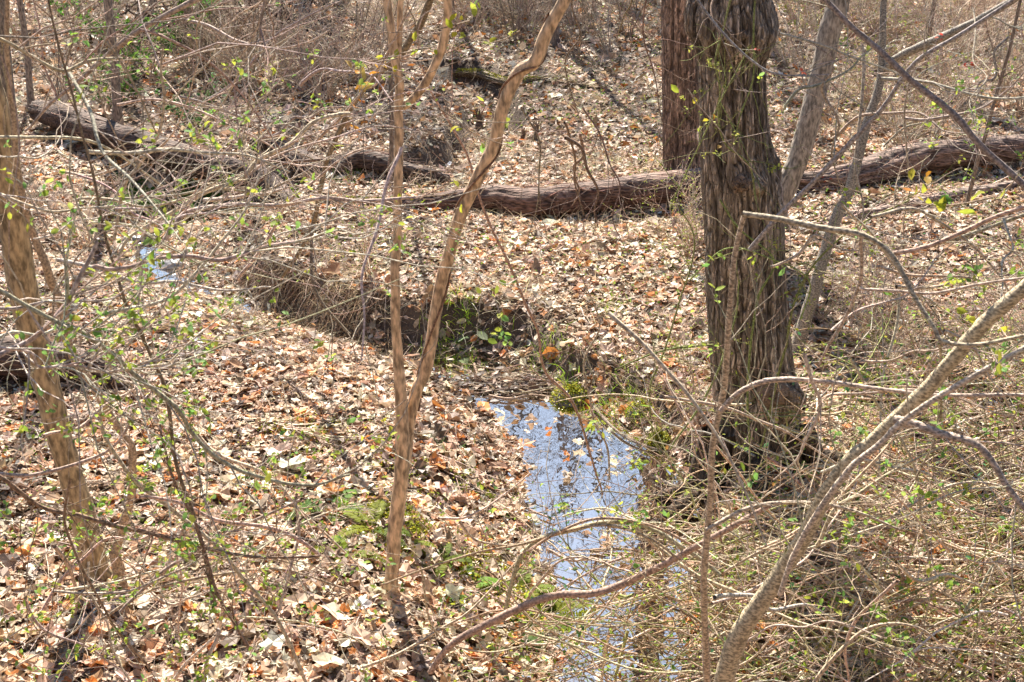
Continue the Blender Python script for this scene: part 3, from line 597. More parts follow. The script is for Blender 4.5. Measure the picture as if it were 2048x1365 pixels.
shrub('leaning dark sapling crooked in the middle left beyond the stream', [
    ([(560, 560), (600, 500), (626, 450), (640, 384), (655, 320), (684, 252), (731, 172), (795, 115), (826, 68), (846, 38), (868, -20), (885, -60)], [9.2, 8.8, 8.5], [7, 9, 10, 11, 14, 15, 14]),
    ([(626, 450), (622, 540), (640, 600), (700, 670)], [9, 8.6], [6, 7, 6]), ([(655, 320), (560, 330), (500, 380), (420, 400)], [8.8, 8.4], [7, 6, 4])],
    M_twig, (.22, .165, .12), name='sapling', cat='sapling', twig=(24, .9, .004), k=9, jit=.02)
shrub('thin slanting cane rising from the water past the middle of the picture', [
    ([(1205, 990), (1180, 905), (1145, 800), (1090, 740), (1075, 660), (1030, 560), (990, 470), (960, 390), (930, 300), (870, 200), (840, 130)], [7.4, 7.0, 6.8], [4, 6, 6, 6, 5, 4])], M_twig, (.34, .24, .17), name='sapling', cat='sapling', twig=(14, .7, .003), leaves=(24, .05), k=6)
shrub('bleached cane hanging over the bank from beside the debris dam', [
    ([(1165, 560), (1200, 650), (1168, 720), (1180, 800), (1190, 850), (1215, 900), (1220, 960)], [7.6, 7.6], [3, 4, 5, 4])], M_twig, (.5, .42, .34), name='sapling', cat='sapling', twig=(10, .6, .0028), k=6)
# green briars on the furrowed tree
def briar(label, paths, **kw):
    return shrub(label, paths, M_twig, (.22, .235, .09), 'briar', 'briar vine', None, (26, .5, .0022), (150, .017), 6, .03, ((.50, .50, .10), (.36, .42, .08)))
briar('green thorny briar hanging down the left side of the furrowed trunk', [
    ([(1470, -30), (1450, 60), (1434, 120), (1440, 180), (1438, 240), (1452, 290), (1500, 330), (1512, 400)], [YB-.6]*2, [4, 4, 4]),
    ([(1512, -20), (1508, 80), (1505, 160), (1480, 230), (1470, 290)], [YB-.5]*2, [4, 4, 3]),
    ([(1340, 420), (1380, 330), (1440, 210), (1500, 90)], [YB-.7]*2, [3, 3, 3])])
briar('green thorny briar sprawling over the foot of the furrowed trunk', [
    ([(1520, 900), (1545, 800), (1570, 700), (1590, 600), (1640, 520), (1720, 450), (1820, 400)], [YB-.9]*2, [4, 5, 4, 3]),
    ([(1500, 960), (1498, 840), (1500, 720), (1515, 600), (1550, 520), (1480, 460), (1440, 400)], [YB-.8]*2, [4, 5, 4]),
    ([(1380, 560), (1450, 500), (1540, 520), (1620, 560), (1600, 640)], [YB-1]*2, [3, 3, 3]),
    ([(1340, 900), (1420, 780), (1470, 640), (1480, 560)], [YB-.9]*2, [4, 4, 3])])
briar('green briar canes criss-crossing above the mossy bank', [
    ([(1350, 960), (1310, 880), (1300, 780), (1330, 700), (1360, 600), (1390, 480), (1350, 400)], [YB+.1]*2, [3, 4, 3]),
    ([(1230, 740), (1330, 700), (1440, 690), (1560, 700)], [YB+.1]*2, [3, 4, 3])])
for j, (lb, x0, x1, y0, y1, n, Yr, col) in enumerate((
    ('thin pale canes criss-crossing in front of the olive tree', -60, 420, 300, 760, 13, (3.9, 5.), (.52, .43, .34)), ('spray of thin pale canes above the sloping left log', 60, 640, 60, 330, 6, (5., 7.), (.48, .38, .30)),
    ('crossing tan canes above the distant stream bend', 200, 760, 300, 560, 6, (5.2, 7.2), (.52, .42, .32)), ('wiry pale canes low over leaves between the olive and tan trees', 120, 720, 760, 1300, 10, (4.6, 5.8), (.50, .40, .30)),
    ('loose grey canes hanging left of the tan tree top', 420, 880, -40, 300, 8, (6., 8.5), (.36, .29, .24)), ('thin dark drooping canes between the fork and reddish trunk', 1060, 1420, -40, 380, 10, (7., 9.), (.22, .16, .12)),
    ('thin grey canes crossing the gap right of the furrowed tree', 1580, 2080, 30, 420, 10, (5.5, 8.), (.38, .31, .25)), ('wiry tan canes right of the mottled grey tree', 1600, 2080, 430, 820, 12, (4.4, 6.5), (.48, .38, .28)),
    ('few thin canes rising beside the near edge of the water', 900, 1400, 950, 1330, 8, (4.8, 5.8), (.48, .38, .28)), ('bleached canes bent over in the bottom left corner', -40, 420, 1000, 1380, 8, (4.2, 5.), (.50, .41, .32)),
    ('bowed tan canes on top of the lower right tangle', 1380, 2080, 820, 1340, 22, (4.0, 5.2), (.54, .42, .30)))):
    br = []
    for q in range(n):
        x, y = rng.uniform(x0, x1), rng.uniform(y0, y1); a = rng.choice([rng.normal(.35, .35), rng.normal(-.45, .4), rng.normal(1.4, .3)], p=[.35, .45, .2]) if j != 5 else rng.normal(1.45, .2)
        L_ = rng.uniform(.35, .9)*(x1-x0); bend = rng.normal(0, .5); pts = []
        for t_ in np.linspace(-.5, .5, 6): pts.append((x+math.cos(a+bend*t_)*L_*t_+rng.normal()*8, y+math.sin(a+bend*t_)*L_*t_+rng.normal()*8))
        Ya = rng.uniform(*Yr); wq = rng.uniform(3.5, 8)*(1.25 if j in (0, 2, 3, 9, 10) else 1); br.append((pts, [Ya, Ya+rng.normal()*.4], [wq, wq*.8, wq*.35]))
    shrub(lb, br, M_twig, col, 'shrub', 'shrub', None, (n*5, .5, .0022), (n*20, .025) if j not in (5, 4) else None, 6, .03)
#PART3
# ------------------------------------------------------------------ logs
def log(label, pts, wid, col, sink=.25, mat=M_log, name='fallen_log', rid=.02, hollow=False, moss=None, cat='log'):
    a = np.array(pts, float); g = np.array([G(float(x), float(y)) for x, y in a]); w = np.interp(np.linspace(0, 1, len(a)), np.linspace(0, 1, len(wid)), wid)
    dist = np.linalg.norm(g-np.array([0, 0, CAMZ]), axis=1); r = w/2/FPX*dist
    n = 90; q = crom(np.column_stack([g, r]), n); r = q[:, 3]; p = q[:, :3]
    p[:, 1] += r*.8; p[:, 2] = height(p[:, 0], p[:, 1]); ker = np.ones(25)/25
    p[:, 2] = np.convolve(np.pad(p[:, 2], 12, 'edge'), ker, 'valid')+r*(1-sink)
    T = thing(name, label, cat, (p[n//2][0], p[n//2][1], p[n//2][2]-r[n//2]))
    k = 40; tg = nrm(np.gradient(p, axis=0)); u = nrm(np.cross(tg, [0, 0, 1.])); v = np.cross(u, tg)
    th = np.arange(k)/k*2*math.pi; s = np.concatenate([[0], np.cumsum(np.linalg.norm(np.diff(p, axis=0), axis=1))])
    TH, SS = np.meshgrid(th/(2*math.pi), s)
    nz = np.abs(vnoise(TH*16, SS*2.2, 4, 16)-.5)*2; big = vnoise(TH*3, SS*1.4, 8, 3); R = r[:, None]*(1+.28*(big-.5)+.08*(vnoise(TH*8, SS*9, 2, 8)-.5))-rid*np.clip(1-nz*2.5, 0, 1)
    R[0] *= .7; R[-1] *= .5
    V = p[:, None]+R[..., None]*(np.cos(th)[None, :, None]*u[:, None]+np.sin(th)[None, :, None]*v[:, None])
    idx = np.arange(n*k).reshape(n, k); f = np.stack([idx[:-1], np.roll(idx[:-1], -1, 1), np.roll(idx[1:], -1, 1), idx[1:]], -1).reshape(-1, 4)
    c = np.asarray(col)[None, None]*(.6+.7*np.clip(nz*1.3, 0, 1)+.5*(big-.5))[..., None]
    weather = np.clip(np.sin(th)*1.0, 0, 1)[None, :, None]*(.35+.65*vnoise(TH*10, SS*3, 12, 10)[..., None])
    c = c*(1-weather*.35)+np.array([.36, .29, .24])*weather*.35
    m = MB(); m.add(V, f, c.reshape(-1, 3)); off = np.array(T.location)
    for e, sgn in ((0, 1), (n-1, -1)):     # closed ragged ends
        base = V[e]; ctr = p[e]+tg[e]*sgn*r[e]*.6; kk = np.arange(k); vv = np.vstack([base, ctr]); m.add(vv, np.stack([kk, (kk+1) % k, np.full(k, k)], -1), (.10, .06, .04))
    m.build('trunk', mat, T, off=off)
    # loose splinters and bark strips
    b = MB(); j = rng.integers(2, n-8, 60); aa = rng.uniform(-.3, math.pi, 60); S = p[j]+(r[j]*1.0)[:, None]*(np.cos(aa)[:, None]*u[j]+np.sin(aa)[:, None]*v[j])
    A = grow(S, tg[j]+rng.normal(size=(60, 3))*.15, rng.uniform(.1, .45, 60), 5, .08); tubes(b, A, taper(rng.uniform(.003, .009, 60), np.full(60, .001), 5), 3, jc(np.array(col)*1.5, 60, .3)); b.build('splinters', M_twig, T, off=off)
    if moss:
        b = MB(); j = rng.integers(int(n*moss[0]), int(n*moss[1]), 1400); aa = rng.normal(math.pi/2, .45, 1400); S = p[j]+(r[j]*1.02)[:, None]*(np.cos(aa)[:, None]*u[j]+np.sin(aa)[:, None]*v[j])
        leaf_batch(b, S, rng.uniform(.012, .03, 1400), pick([(.28, .27, .04), (.36, .33, .05), (.16, .19, .03)], [2, 2, 1], 1400), 'quad', .8); b.build('moss', M_moss, T, off=off)
    return T, p, r
RED = (.20, .115, .08)
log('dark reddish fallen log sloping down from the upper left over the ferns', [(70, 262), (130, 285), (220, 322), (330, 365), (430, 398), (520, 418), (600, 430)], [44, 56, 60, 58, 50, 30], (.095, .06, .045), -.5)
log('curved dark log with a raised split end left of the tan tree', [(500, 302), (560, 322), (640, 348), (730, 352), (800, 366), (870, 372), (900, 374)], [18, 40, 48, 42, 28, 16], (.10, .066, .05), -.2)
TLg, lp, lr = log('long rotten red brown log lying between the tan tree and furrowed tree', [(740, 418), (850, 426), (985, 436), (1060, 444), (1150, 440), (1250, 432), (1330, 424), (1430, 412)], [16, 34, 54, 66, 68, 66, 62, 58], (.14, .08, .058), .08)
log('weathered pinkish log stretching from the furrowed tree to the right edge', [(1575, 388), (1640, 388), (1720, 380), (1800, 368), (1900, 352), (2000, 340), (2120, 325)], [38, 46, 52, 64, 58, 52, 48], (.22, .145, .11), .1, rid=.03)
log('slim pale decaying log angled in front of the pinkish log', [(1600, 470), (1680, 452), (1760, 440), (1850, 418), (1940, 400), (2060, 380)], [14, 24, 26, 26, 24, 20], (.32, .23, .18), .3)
log('short mossy log at the head of the dry gully', [(905, 162), (960, 168), (1020, 176), (1080, 172), (1140, 176), (1200, 182)], [14, 18, 16, 14, 9, 6], (.17, .13, .08), .1, moss=(.05, .6))
log('thin yellow mossy log in the far upper left brush', [(350, 105), (400, 112), (460, 120), (520, 128)], [8, 11, 12, 8], (.16, .14, .08), .1, moss=(.1, .95))
log('slender greyish stick-like log lying across the top left clearing', [(-20, 70), (100, 72), (240, 76), (360, 72)], [8, 10, 10, 6], (.25, .2, .16), .1)
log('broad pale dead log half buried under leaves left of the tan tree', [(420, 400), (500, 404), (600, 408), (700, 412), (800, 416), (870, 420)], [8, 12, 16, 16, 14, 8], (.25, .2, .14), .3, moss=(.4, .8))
log('hollow dark rotten log lying behind the curved olive tree', [(-120, 770), (0, 775), (100, 780), (190, 778), (250, 790)], [90, 92, 80, 60, 30], (.07, .04, .028), .1)
log('short decayed log half hidden in leaves at lower left', [(470, 850), (540, 862), (600, 880), (640, 892)], [14, 20, 18, 8], (.36, .28, .2), .45)
# stumps / broken stubs by the logs
def stub(label, px, py, h, w, lean=(0, 0)):
    g = G(float(px), float(py)); q = grow(g[None]-[[0, 0, .05]], [[lean[0], lean[1], 1]], h, 10, .08)[0]; T = thing('stump', label, 'stump', g); b = MB()
    r = np.linspace(w, w*.55, 10)*rng.uniform(.85, 1.15, 10); r[-1] *= .3; one(b, q, r, 14, (.14, .10, .075), .12); b.build('trunk', M_log, T, off=g)
    b = MB(); S = q[-2]+rng.normal(size=(14, 3))*w*.4; tubes(b, grow(S, np.tile([[0, 0, 1.]], (14, 1))+rng.normal(size=(14, 3))*.3, rng.uniform(.05, .16, 14), 4, .1), taper(np.full(14, w*.22), np.full(14, .001), 4), 4, jc((.2, .14, .1), 14)); b.build('splinters', M_twig, T, off=g)
stub('small dark stub standing in for the shadow in the dry gully', 958, 262, .2, .06)  # added dark stub, its colour stands in for the shade of the gully
stub('small dark snag near the grassy tuft beyond the log', 1068, 288, .22, .035)
stub('twin dark snag just right of the smaller snag', 1040, 285, .16, .03, (.1, 0))
# uprooted root plate in the far upper left
g = G(450., 92.); T = thing('root_plate', 'dark upturned root mass in the far upper left', 'root mass', g); b = MB()
S = g+rng.normal(size=(260, 3))*np.array([.75, .2, .15])+[0, 0, .25]; A = grow(S, np.column_stack([rng.normal(size=(260, 2)), np.abs(rng.normal(size=260))*.5]), rng.uniform(.2, .8, 260), 6, .3)
tubes(b, A, taper(rng.uniform(.008, .03, 260), np.full(260, .003), 6), 4, jc((.10, .065, .045), 260, .3)); b.build('roots', M_log, T, off=g)
m = MB(); th = np.linspace(0, 2*math.pi, 30)[:-1]; ph = np.linspace(.02, math.pi/2, 14); PH, TH = np.meshgrid(ph, th, indexing='ij'); n = 1+.5*(vnoise(TH*2, PH*4, 2)-.5)
m.add(np.stack([g[0]+.95*n*np.sin(PH)*np.cos(TH), g[1]+.1+.3*n*np.sin(PH)*np.sin(TH), g[2]-.05+.42*n*np.cos(PH)], -1), (lambda i: np.stack([i[:-1], i[1:], np.roll(i[1:], -1, 1), np.roll(i[:-1], -1, 1)], -1).reshape(-1, 4))(np.arange(14*29).reshape(14, 29)), (.08, .055, .04)); m.build('soil_clod', M_log, T, off=g)
# ------------------------------------------------------------------ rocks
def rock(label, px, py, w, h, mossy=False, z=None, col=(.2, .17, .15)):
    g = G(float(px), float(py)); g[2] = max(g[2], WZ-.03); dist = np.linalg.norm(g-[0, 0, CAMZ]); a = w/2/FPX*dist; hh = h/FPX*dist
    m = MB(); k, l = 36, 20; th = np.arange(k)/k*2*math.pi; ph = np.linspace(.01, math.pi*.75, l); PH, TH = np.meshgrid(ph, th, indexing='ij')
    n = 1+.35*(vnoise(TH*1.3+px, PH*2, 1)-.5)+.15*(vnoise(TH*4, PH*5, 3)-.5); n[:, -1] = (n[:, 0]+n[:, -2])/2
    V = np.stack([g[0]+a*n*np.sin(PH)*np.cos(TH), g[1]+a*.8+a*.75*n*np.sin(PH)*np.sin(TH), g[2]+hh*.75*n*np.cos(PH)+hh*.1], -1); idx = np.arange(k*l).reshape(l, k)
    m.add(V, np.stack([idx[:-1], idx[1:], np.roll(idx[1:], -1, 1), np.roll(idx[:-1], -1, 1)], -1).reshape(-1, 4), col)
    T = thing('rock', label, 'rock', g); m.build('stone', M_rock, T, off=g)
    if mossy:
        b = MB(); N_ = 2600; i = rng.integers(0, 12, N_); j = rng.integers(0, k, N_); S = V[i, j]+rng.normal(size=(N_, 3))*.012
        leaf_batch(b, S, rng.uniform(.01, .022, N_), pick([(.40, .36, .03), (.28, .30, .03), (.17, .22, .03)], [3, 3, 1], N_), 'quad', .9); b.build('moss', M_moss, T, off=g)
rock('yellow mossy rock at the edge of the stream below the debris dam', 1145, 822, 82, 34, True)
rock('mossy bank boulder beside the stream under the briars', 1290, 858, 84, 46, True)
rock('small moss cap on the bank left of the furrowed tree', 1320, 905, 46, 34, True)
rock('flat wet grey stone in the distant bend of the stream', 345, 572, 62, 24, False, None, (.30, .29, .28))
rock('round grey stone lying in the narrow stretch under the cut bank', 737, 676, 44, 16, False, None, (.20, .19, .18))
rock('dark wet stone above the flat grey stone', 272, 508, 36, 16, False, None, (.12, .12, .12))
for i, (px, py) in enumerate(((300, 530), (322, 540), (262, 545), (250, 525), (352, 548), (310, 500))):
    rock('small wet stone in the riffle of the distant stream bend', px, py, 20, 9, False, None, (.16, .15, .14)); bpy.data.objects[-1]
for o in bpy.data.objects:
    if o.get('label', '').startswith('small wet stone in the riffle'): o['group'] = 'small stones in the riffle'
# ------------------------------------------------------------------ grass tufts, ferns, broad leaves
def tuft(label, px, py, n=160, L=.16, sp=.10, cols=((.30, .46, .04), (.42, .52, .06), (.20, .34, .03))):
    g = G(float(px), float(py)); b = MB(); n = int(n*.75); o = rng.normal(size=(n, 2))*sp*.5; S = np.column_stack([g[0]+o[:, 0], g[1]+o[:, 1], height(g[0]+o[:, 0], g[1]+o[:, 1])])
    blades(b, S, rng.uniform(.4, 1.1, n)*L*.72, .0032, pick(cols, [1]*len(cols), n, .15), .55, 1, 5, .16)
    T = thing('grass_tuft', label, 'grass tuft', g); b.build('blades', M_grass, T, off=g)
tuft('bright green grass tuft on the bank right of the leaning fork', 905, 672, 320, .2, .26)
tuft('yellow green grass tuft alone among leaves on the far slope', 1225, 622, 130, .17, .16)
tuft('grass tuft at the lip of the bank by the debris dam', 1128, 785, 170, .2, .17)
tuft('grass clump on the bank above the debris dam', 1082, 720, 150, .16, .18)
tuft('low grass patch just right of the debris dam clump', 1112, 735, 110, .13, .2)
tuft('lush grass tuft overhanging the water behind the mossy boulder', 1232, 838, 260, .22, .2)
tuft('tiny grass tuft at the start of the cut bank', 478, 606, 70, .13, .1)
tuft('yellowish grass tuft on the near bank where the stream widens', 935, 795, 120, .14, .2, ((.5, .48, .14), (.4, .45, .08)))
tuft('green grass fringe on the near bank beside the reflections', 1068, 1050, 200, .12, .3)
tuft('dark grass tuft at the foot of the curved dark log', 702, 362, 160, .2, .25, ((.12, .22, .05), (.2, .3, .06)))
tuft('dark sprawling grass tuft on the near bank beside the tan tree', 905, 910, 120, .16, .2, ((.16, .22, .08), (.22, .28, .1)))
tuft('olive grass clump in the shallow water by the dead cane', 1250, 800, 60, .13, .12)
def fern(label, px, py, nf=7, L=.35, cols=((.09, .18, .02), (.14, .22, .02))):
    nf = nf if py < 500 else max(3, nf-3); L = L if py < 500 else L*.85
    g = G(float(px), float(py)); T = thing('fern', label, 'fern', g)
    for i in range(nf):
        a = 2*math.pi*(i+rng.uniform(-.3, .3))/nf; A = grow(g[None]+[[0, 0, .02]], [[math.cos(a), math.sin(a), .75]], L*rng.uniform(.7, 1.15), 22, .02, -.055)[0]
        A[:, 2] = np.maximum(A[:, 2], height(A[:, 0], A[:, 1])+(.03 if py < 500 else .022))
        tg = nrm(np.gradient(A, axis=0)); sdv = nrm(np.cross(tg, [0, 0, 1.])); b = MB(); one(b, A, np.linspace(.002, .0006, 22), 3, (.2, .2, .06)); c = jc(cols[rng.integers(len(cols))], 1, .2)[0]
        j = np.repeat(np.arange(2, 22), 2); sg = np.tile([1, -1], 20)[:, None]; ln = (L*.20*np.sin(np.clip((j+1)/22, 0, 1)**.8*math.pi*.93))[:, None]; w = L*.026
        p0 = A[j]; d = nrm(sdv[j]*sg+tg[j]*.35); tip = p0+d*ln; mid = p0+d*ln*.45
        V = np.stack([p0-tg[j]*w*.6, mid-tg[j]*w, tip, mid+tg[j]*w, p0+tg[j]*w*.6], 1)+rng.normal(size=(40, 5, 3))*.0015
        ii = np.arange(40)[:, None]*5; F = np.concatenate([ii+[0, 1, 4], ii+[1, 3, 4], ii+[1, 2, 3]]); b.add(V, F, c); b.build('frond', M_green, T, off=g)
FY = ((.24, .27, .015), (.17, .22, .015))
for args in (('dark green fern under the sloping upper left log', 275, 405, 8, .40), ('fern spilling down the bank right of the first log fern', 330, 412, 8, .42), ('fern against the lower end of the sloping log', 400, 400, 7, .38),
             ('dark fern between the left log and the distant stream bend', 225, 425, 7, .34),
             ('fern with spread fronds left of the tan tree base', 660, 1030, 8, .34), ('fern nearest the tan tree on its left', 745, 1065, 8, .32, FY), ('yellow green fern right of the tan tree base', 815, 1100, 5, .2, FY),
             ('yellow green fern second to the right of the tan tree', 885, 1130, 7, .28, FY), ('small fern half buried beside the bowing branch', 940, 1185, 7, .3), ('bright fern above the bowing branch', 1050, 1190, 7, .3, FY),
             ('large bright fern below the bowing branch near the water', 1110, 1235, 9, .36, FY), ('low fern at the bottom of the near bank', 1140, 1290, 8, .34), ('fern lowest beside the bramble tangle', 1060, 1270, 7, .3), ('pale fern tucked at the foot of the tan tree', 690, 1120, 7, .28, FY)):
    fern(*args)
def broad(label, px, py, n=9, sz=.12, col=(.24, .30, .16)):
    g = G(float(px), float(py)); T = thing('broadleaf_plant', label, 'plant', g); b = MB(); o = rng.normal(size=(n, 3))*[.08, .06, .02]
    leaf_batch(b, g+o+[0, 0, .07], sz*rng.uniform(.7, 1.2, n), jc(col, n), 'oval', .5, None, .2); b.build('leaves', M_green, T, off=g); b = MB()
    A = np.stack([np.tile(g, (n, 1)), g+o+[0, 0, .07]], 1); tubes(b, A, taper(np.full(n, .003), np.full(n, .002), 2), 4, (.3, .25, .12)); b.build('stems', M_twig, T, off=g)
broad('grey green rosette of broad leaves on the bank above the dam', 975, 688)
broad('evergreen vine leaves drooping over the snapped stem', 1530, 490, 10, .09, (.16, .26, .06))
# debris dam and sticks in the water
def sticks(label, spec, name='stick', cat='stick', group=None):
    for j, (pts, w) in enumerate(spec):
        a = np.array(pts, float); g = np.array([plane_pt(x, y, WZ+.02) for x, y in a]); g[:, 2] = np.maximum(g[:, 2], height(g[:, 0], g[:, 1])+.02); r = w/2/FPX*np.linalg.norm(g[0]-[0, 0, CAMZ])
        q = crom(g, 20); b = MB(); one(b, q-g[0], np.linspace(r, r*.5, 20), 7, jc((.26, .19, .14), 1, .3)[0], .1); o = b.build(name, M_twig); o.location = tuple(g[0]); tag(o, label if isinstance(label, str) else label[j], cat, group)
sticks(['long thin grey stick arching along the debris dam', 'short pale stick poking up from the brown pool above the dam', 'stick lying across the water just below the dam', 'forked stick in front of the mossy rock', 'dark stick floating below the bowing vine', 'grey stick on the leaves right of the tan tree', 'mossy stick slanting from the grey stick into the water', 'long dark stick lying among leaves on the left slope', 'pale crooked stick touching the long dark stick', 'pale branch fallen across the boulder into the water', 'wet stick lying in the shaded shallows'],
    [([(905, 730), (960, 752), (1020, 753), (1080, 738), (1160, 734)], 4), ([(948, 728), (955, 750)], 6), ([(978, 792), (1020, 798), (1060, 790), (1110, 795)], 6), ([(1060, 770), (1120, 768), (1180, 780), (1240, 800)], 5), ([(1180, 1103), (1230, 1098), (1290, 1104)], 9),
     ([(820, 975), (880, 976), (950, 980), (992, 966)], 12), ([(995, 968), (1020, 995), (1060, 1020), (1110, 1040)], 7), ([(435, 718), (500, 684), (540, 660), (580, 640)], 7), ([(478, 695), (475, 730), (455, 760), (438, 785)], 7), ([(1185, 810), (1220, 850), (1260, 880), (1330, 905)], 7), ([(1290, 940), (1340, 970), (1400, 985)], 10)])
b = MB(); c = plane_pt(1075., 772., WZ); S = c+rng.normal(size=(260, 3))*[.42, .09, .012]+[0, 0, .02]
A = grow(S, np.column_stack([rng.choice([-1, 1], 260)*1., rng.normal(0, .35, 260), rng.normal(0, .06, 260)]), rng.uniform(.08, .5, 260), 5, .1); tubes(b, A, taper(rng.uniform(.002, .007, 260), np.full(260, .001), 5), 4, pick([(.10, .07, .05), (.3, .22, .16), (.45, .36, .28)], [3, 2, 1], 260))
T = thing('debris_dam', 'raft of wet twigs and dead leaves damming the stream', 'debris pile', c); b.build('twigs', M_twig, T, off=c)
b = MB(); S = c+rng.normal(size=(420, 3))*[.42, .10, .01]+[0, 0, .015]; leaf_batch(b, S, rng.uniform(.05, .09, 420), pick([(.12, .08, .055), (.3, .2, .13), (.4, .3, .22)], [3, 2, 1], 420), 'oval', .35); b.build('leaves', M_litter, T, off=c)
# ------------------------------------------------------------------ bramble tangle lower right (nobody could count the canes)
def tangle(name, label, n, region, hmax, col, leafn, lsz, seed, Lr=(.5, 1.5), r=(.0018, .0055), dirb=(.75, .25, .35)):
    b = MB(); px = rng.uniform(region[0], region[1], n*2); py = region[2]+(region[3]-region[2])*rng.uniform(0, 1, n*2)**.8
    ok = (py-region[2])/(region[3]-region[2]) > .75-1.35*(px-region[0])/(region[1]-region[0])+rng.normal(0, .1, n*2); px, py = px[ok][:n], py[ok][:n]; n = len(px)
    d = rays(px, py); t = np.empty(n)
    g = np.array([G(float(a), float(c)) for a, c in zip(px[:400], py[:400])]); g = g[rng.integers(0, len(g), n)]+rng.normal(size=(n, 3))*[.25, .25, 0]
    z = height(g[:, 0], g[:, 1])+hmax*rng.uniform(0, 1, n)**1.5
    S = np.column_stack([g[:, 0], g[:, 1], z]); D = np.column_stack([rng.choice([-1, 1], n)*dirb[0]+rng.normal(size=n)*.45, rng.normal(size=n)*dirb[1]+0, rng.normal(size=n)*dirb[2]])
    A = grow(S, D, rng.uniform(*Lr, n), 14, .13, -.02); A[:, :, 2] = np.maximum(A[:, :, 2], height(A[:, :, 0], A[:, :, 1])+.02)
    tubes(b, A, taper(r[0]+(r[1]-r[0])*rng.uniform(0, 1, n)**1.5, np.full(n, r[0]*.6), 14), 4, pick(col, [1]*len(col), n, .22))
    T = tag(b.build(name, M_twig), label, 'bramble', kind='stuff')
    m = MB(); S2, D2, i, tt = spawn(A, leafn, .8, 0, 1); leaf_batch(m, S2+rng.normal(size=S2.shape)*.01, rng.uniform(.5, 1.3, leafn)*lsz, pick([(.46, .52, .07), (.30, .44, .07), (.16, .30, .06), (.10, .24, .10), (.5, .25, .06)], [3, 3, 2, 1, .3], leafn), 'oval', .9, None, .2); tag(m.build('bramble_leaves', M_green), 'small fresh green leaves scattered through the '+name.replace('_', ' '), 'leaves', kind='stuff')
CT = [(.52, .39, .27), (.44, .31, .20), (.60, .49, .38), (.50, .40, .28), (.32, .31, .13), (.28, .19, .12)]
tangle('bramble_tangle', 'dense tangle of dry tan canes filling the lower right corner', 1500, (1180, 2300, 880, 1560), .75, CT, 6000, .027, 1, (.4, 1.5), (.0022, .0088), (.7, .3, .5))
tangle('bramble_tangle', 'looser tangle of wiry canes behind the mottled stem', 420, (1620, 2250, 520, 1000), .8, CT, 3400, .026, 2, (.4, 1.3))
tangle('bramble_tangle', 'sparse dry canes leaning over the near edge of the stream', 90, (1000, 1500, 1080, 1500), .35, CT[:3], 700, .02, 3, (.3, .9), (.0015, .004))
#PART4
# ------------------------------------------------------------------ brush: prototypes copied through the wood
def make_bush(h, ns, nt, spread, col, leafn=0, lcol=None, lsz=.03, up=.04, r0=.012):
    T = thing('shrub', 'bare brush', 'shrub', (0, 0, 0)); a = rng.uniform(0, 2*math.pi, ns); S = np.column_stack([np.cos(a)*.06, np.sin(a)*.06, np.full(ns, -.03)])*rng.uniform(.2, 1, (ns, 1))
    D = np.column_stack([np.cos(a)*spread, np.sin(a)*spread, np.ones(ns)])*1.0; A = grow(S, D, rng.uniform(.6, 1.1, ns)*h, 11, .09, -.02+up*0)
    b = MB(); tubes(b, A, taper(np.full(ns, r0)*rng.uniform(.5, 1, ns), np.full(ns, .002), 11), 5, jc(col, ns, .2)); b.build('stems', M_twig, T)
    b = MB(); n1 = ns*nt; S, D, i, t = spawn(A, n1, .7, .15, 1, .1); B = grow(S, D, rng.uniform(.2, .6, n1)*h*.6, 8, .14, .0); tubes(b, B, taper(np.full(n1, r0*.34), np.full(n1, .0014), 8), 3, jc(np.array(col)*1.15, n1, .25))
    S, D, i, t = spawn(B, n1*3, .8, .15, 1); C = grow(S, D, rng.uniform(.1, .45, n1*3)*h*.4, 6, .16, 0); tubes(b, C, taper(np.full(n1*3, .0026), np.full(n1*3, .0011), 6), 3, jc(np.array(col)*1.25, n1*3, .25)); b.build('twigs', M_twig, T)
    if leafn:
        S, D, i, t = spawn(C, leafn, .8, 0, 1); b = MB(); leaf_batch(b, S, rng.uniform(.5, 1.2, leafn)*lsz, pick(lcol, [1]*len(lcol), leafn), 'oval', .8, None, .2); b.build('leaves', M_green, T)
    return T
GR = (.38, .31, .24); PK = (.46, .35, .27); YG = [(.42, .48, .08), (.30, .40, .07)]
protos = [make_bush(1.7, 9, 6, .35, GR), make_bush(1.3, 14, 5, .7, PK), make_bush(2.3, 6, 8, .22, (.27, .21, .165), r0=.016), make_bush(1.1, 16, 6, .9, (.54, .44, .34)), make_bush(1.2, 10, 6, .6, PK, 300, YG, .03)]
used = [False]*5
LB = ['upright grey bare shrub in the brush beyond the logs', 'low pinkish twiggy thicket in the brush beyond the logs', 'tall dark bare shrub in the brush beyond the logs', 'sprawling pale dry thicket in the brush beyond the logs', 'twiggy shrub budding yellow green in the brush beyond the logs']
GP = ['grey bare shrubs', 'pinkish twiggy thickets', 'tall dark bare shrubs', 'pale dry thickets', 'budding shrubs']
def put(i, x, y, rz, sc, label=None, group=True):
    z = float(height(np.array(x), np.array(y))); lb = label or LB[i]; gp = GP[i]
    if not used[i]:
        o = protos[i]; used[i] = True; o.location = (x, y, z); o.rotation_euler = (0, 0, rz); o.scale = (sc,)*3
    else: o = copy_thing(protos[i], (x, y, z), rz, sc)
    o['label'] = lb
    if gp: o['group'] = gp
    elif 'group' in o: del o['group']
    return o
KD = ['upright grey bare shrub', 'low pinkish twiggy thicket', 'tall dark bare shrub', 'sprawling pale dry thicket', 'twiggy budding shrub']
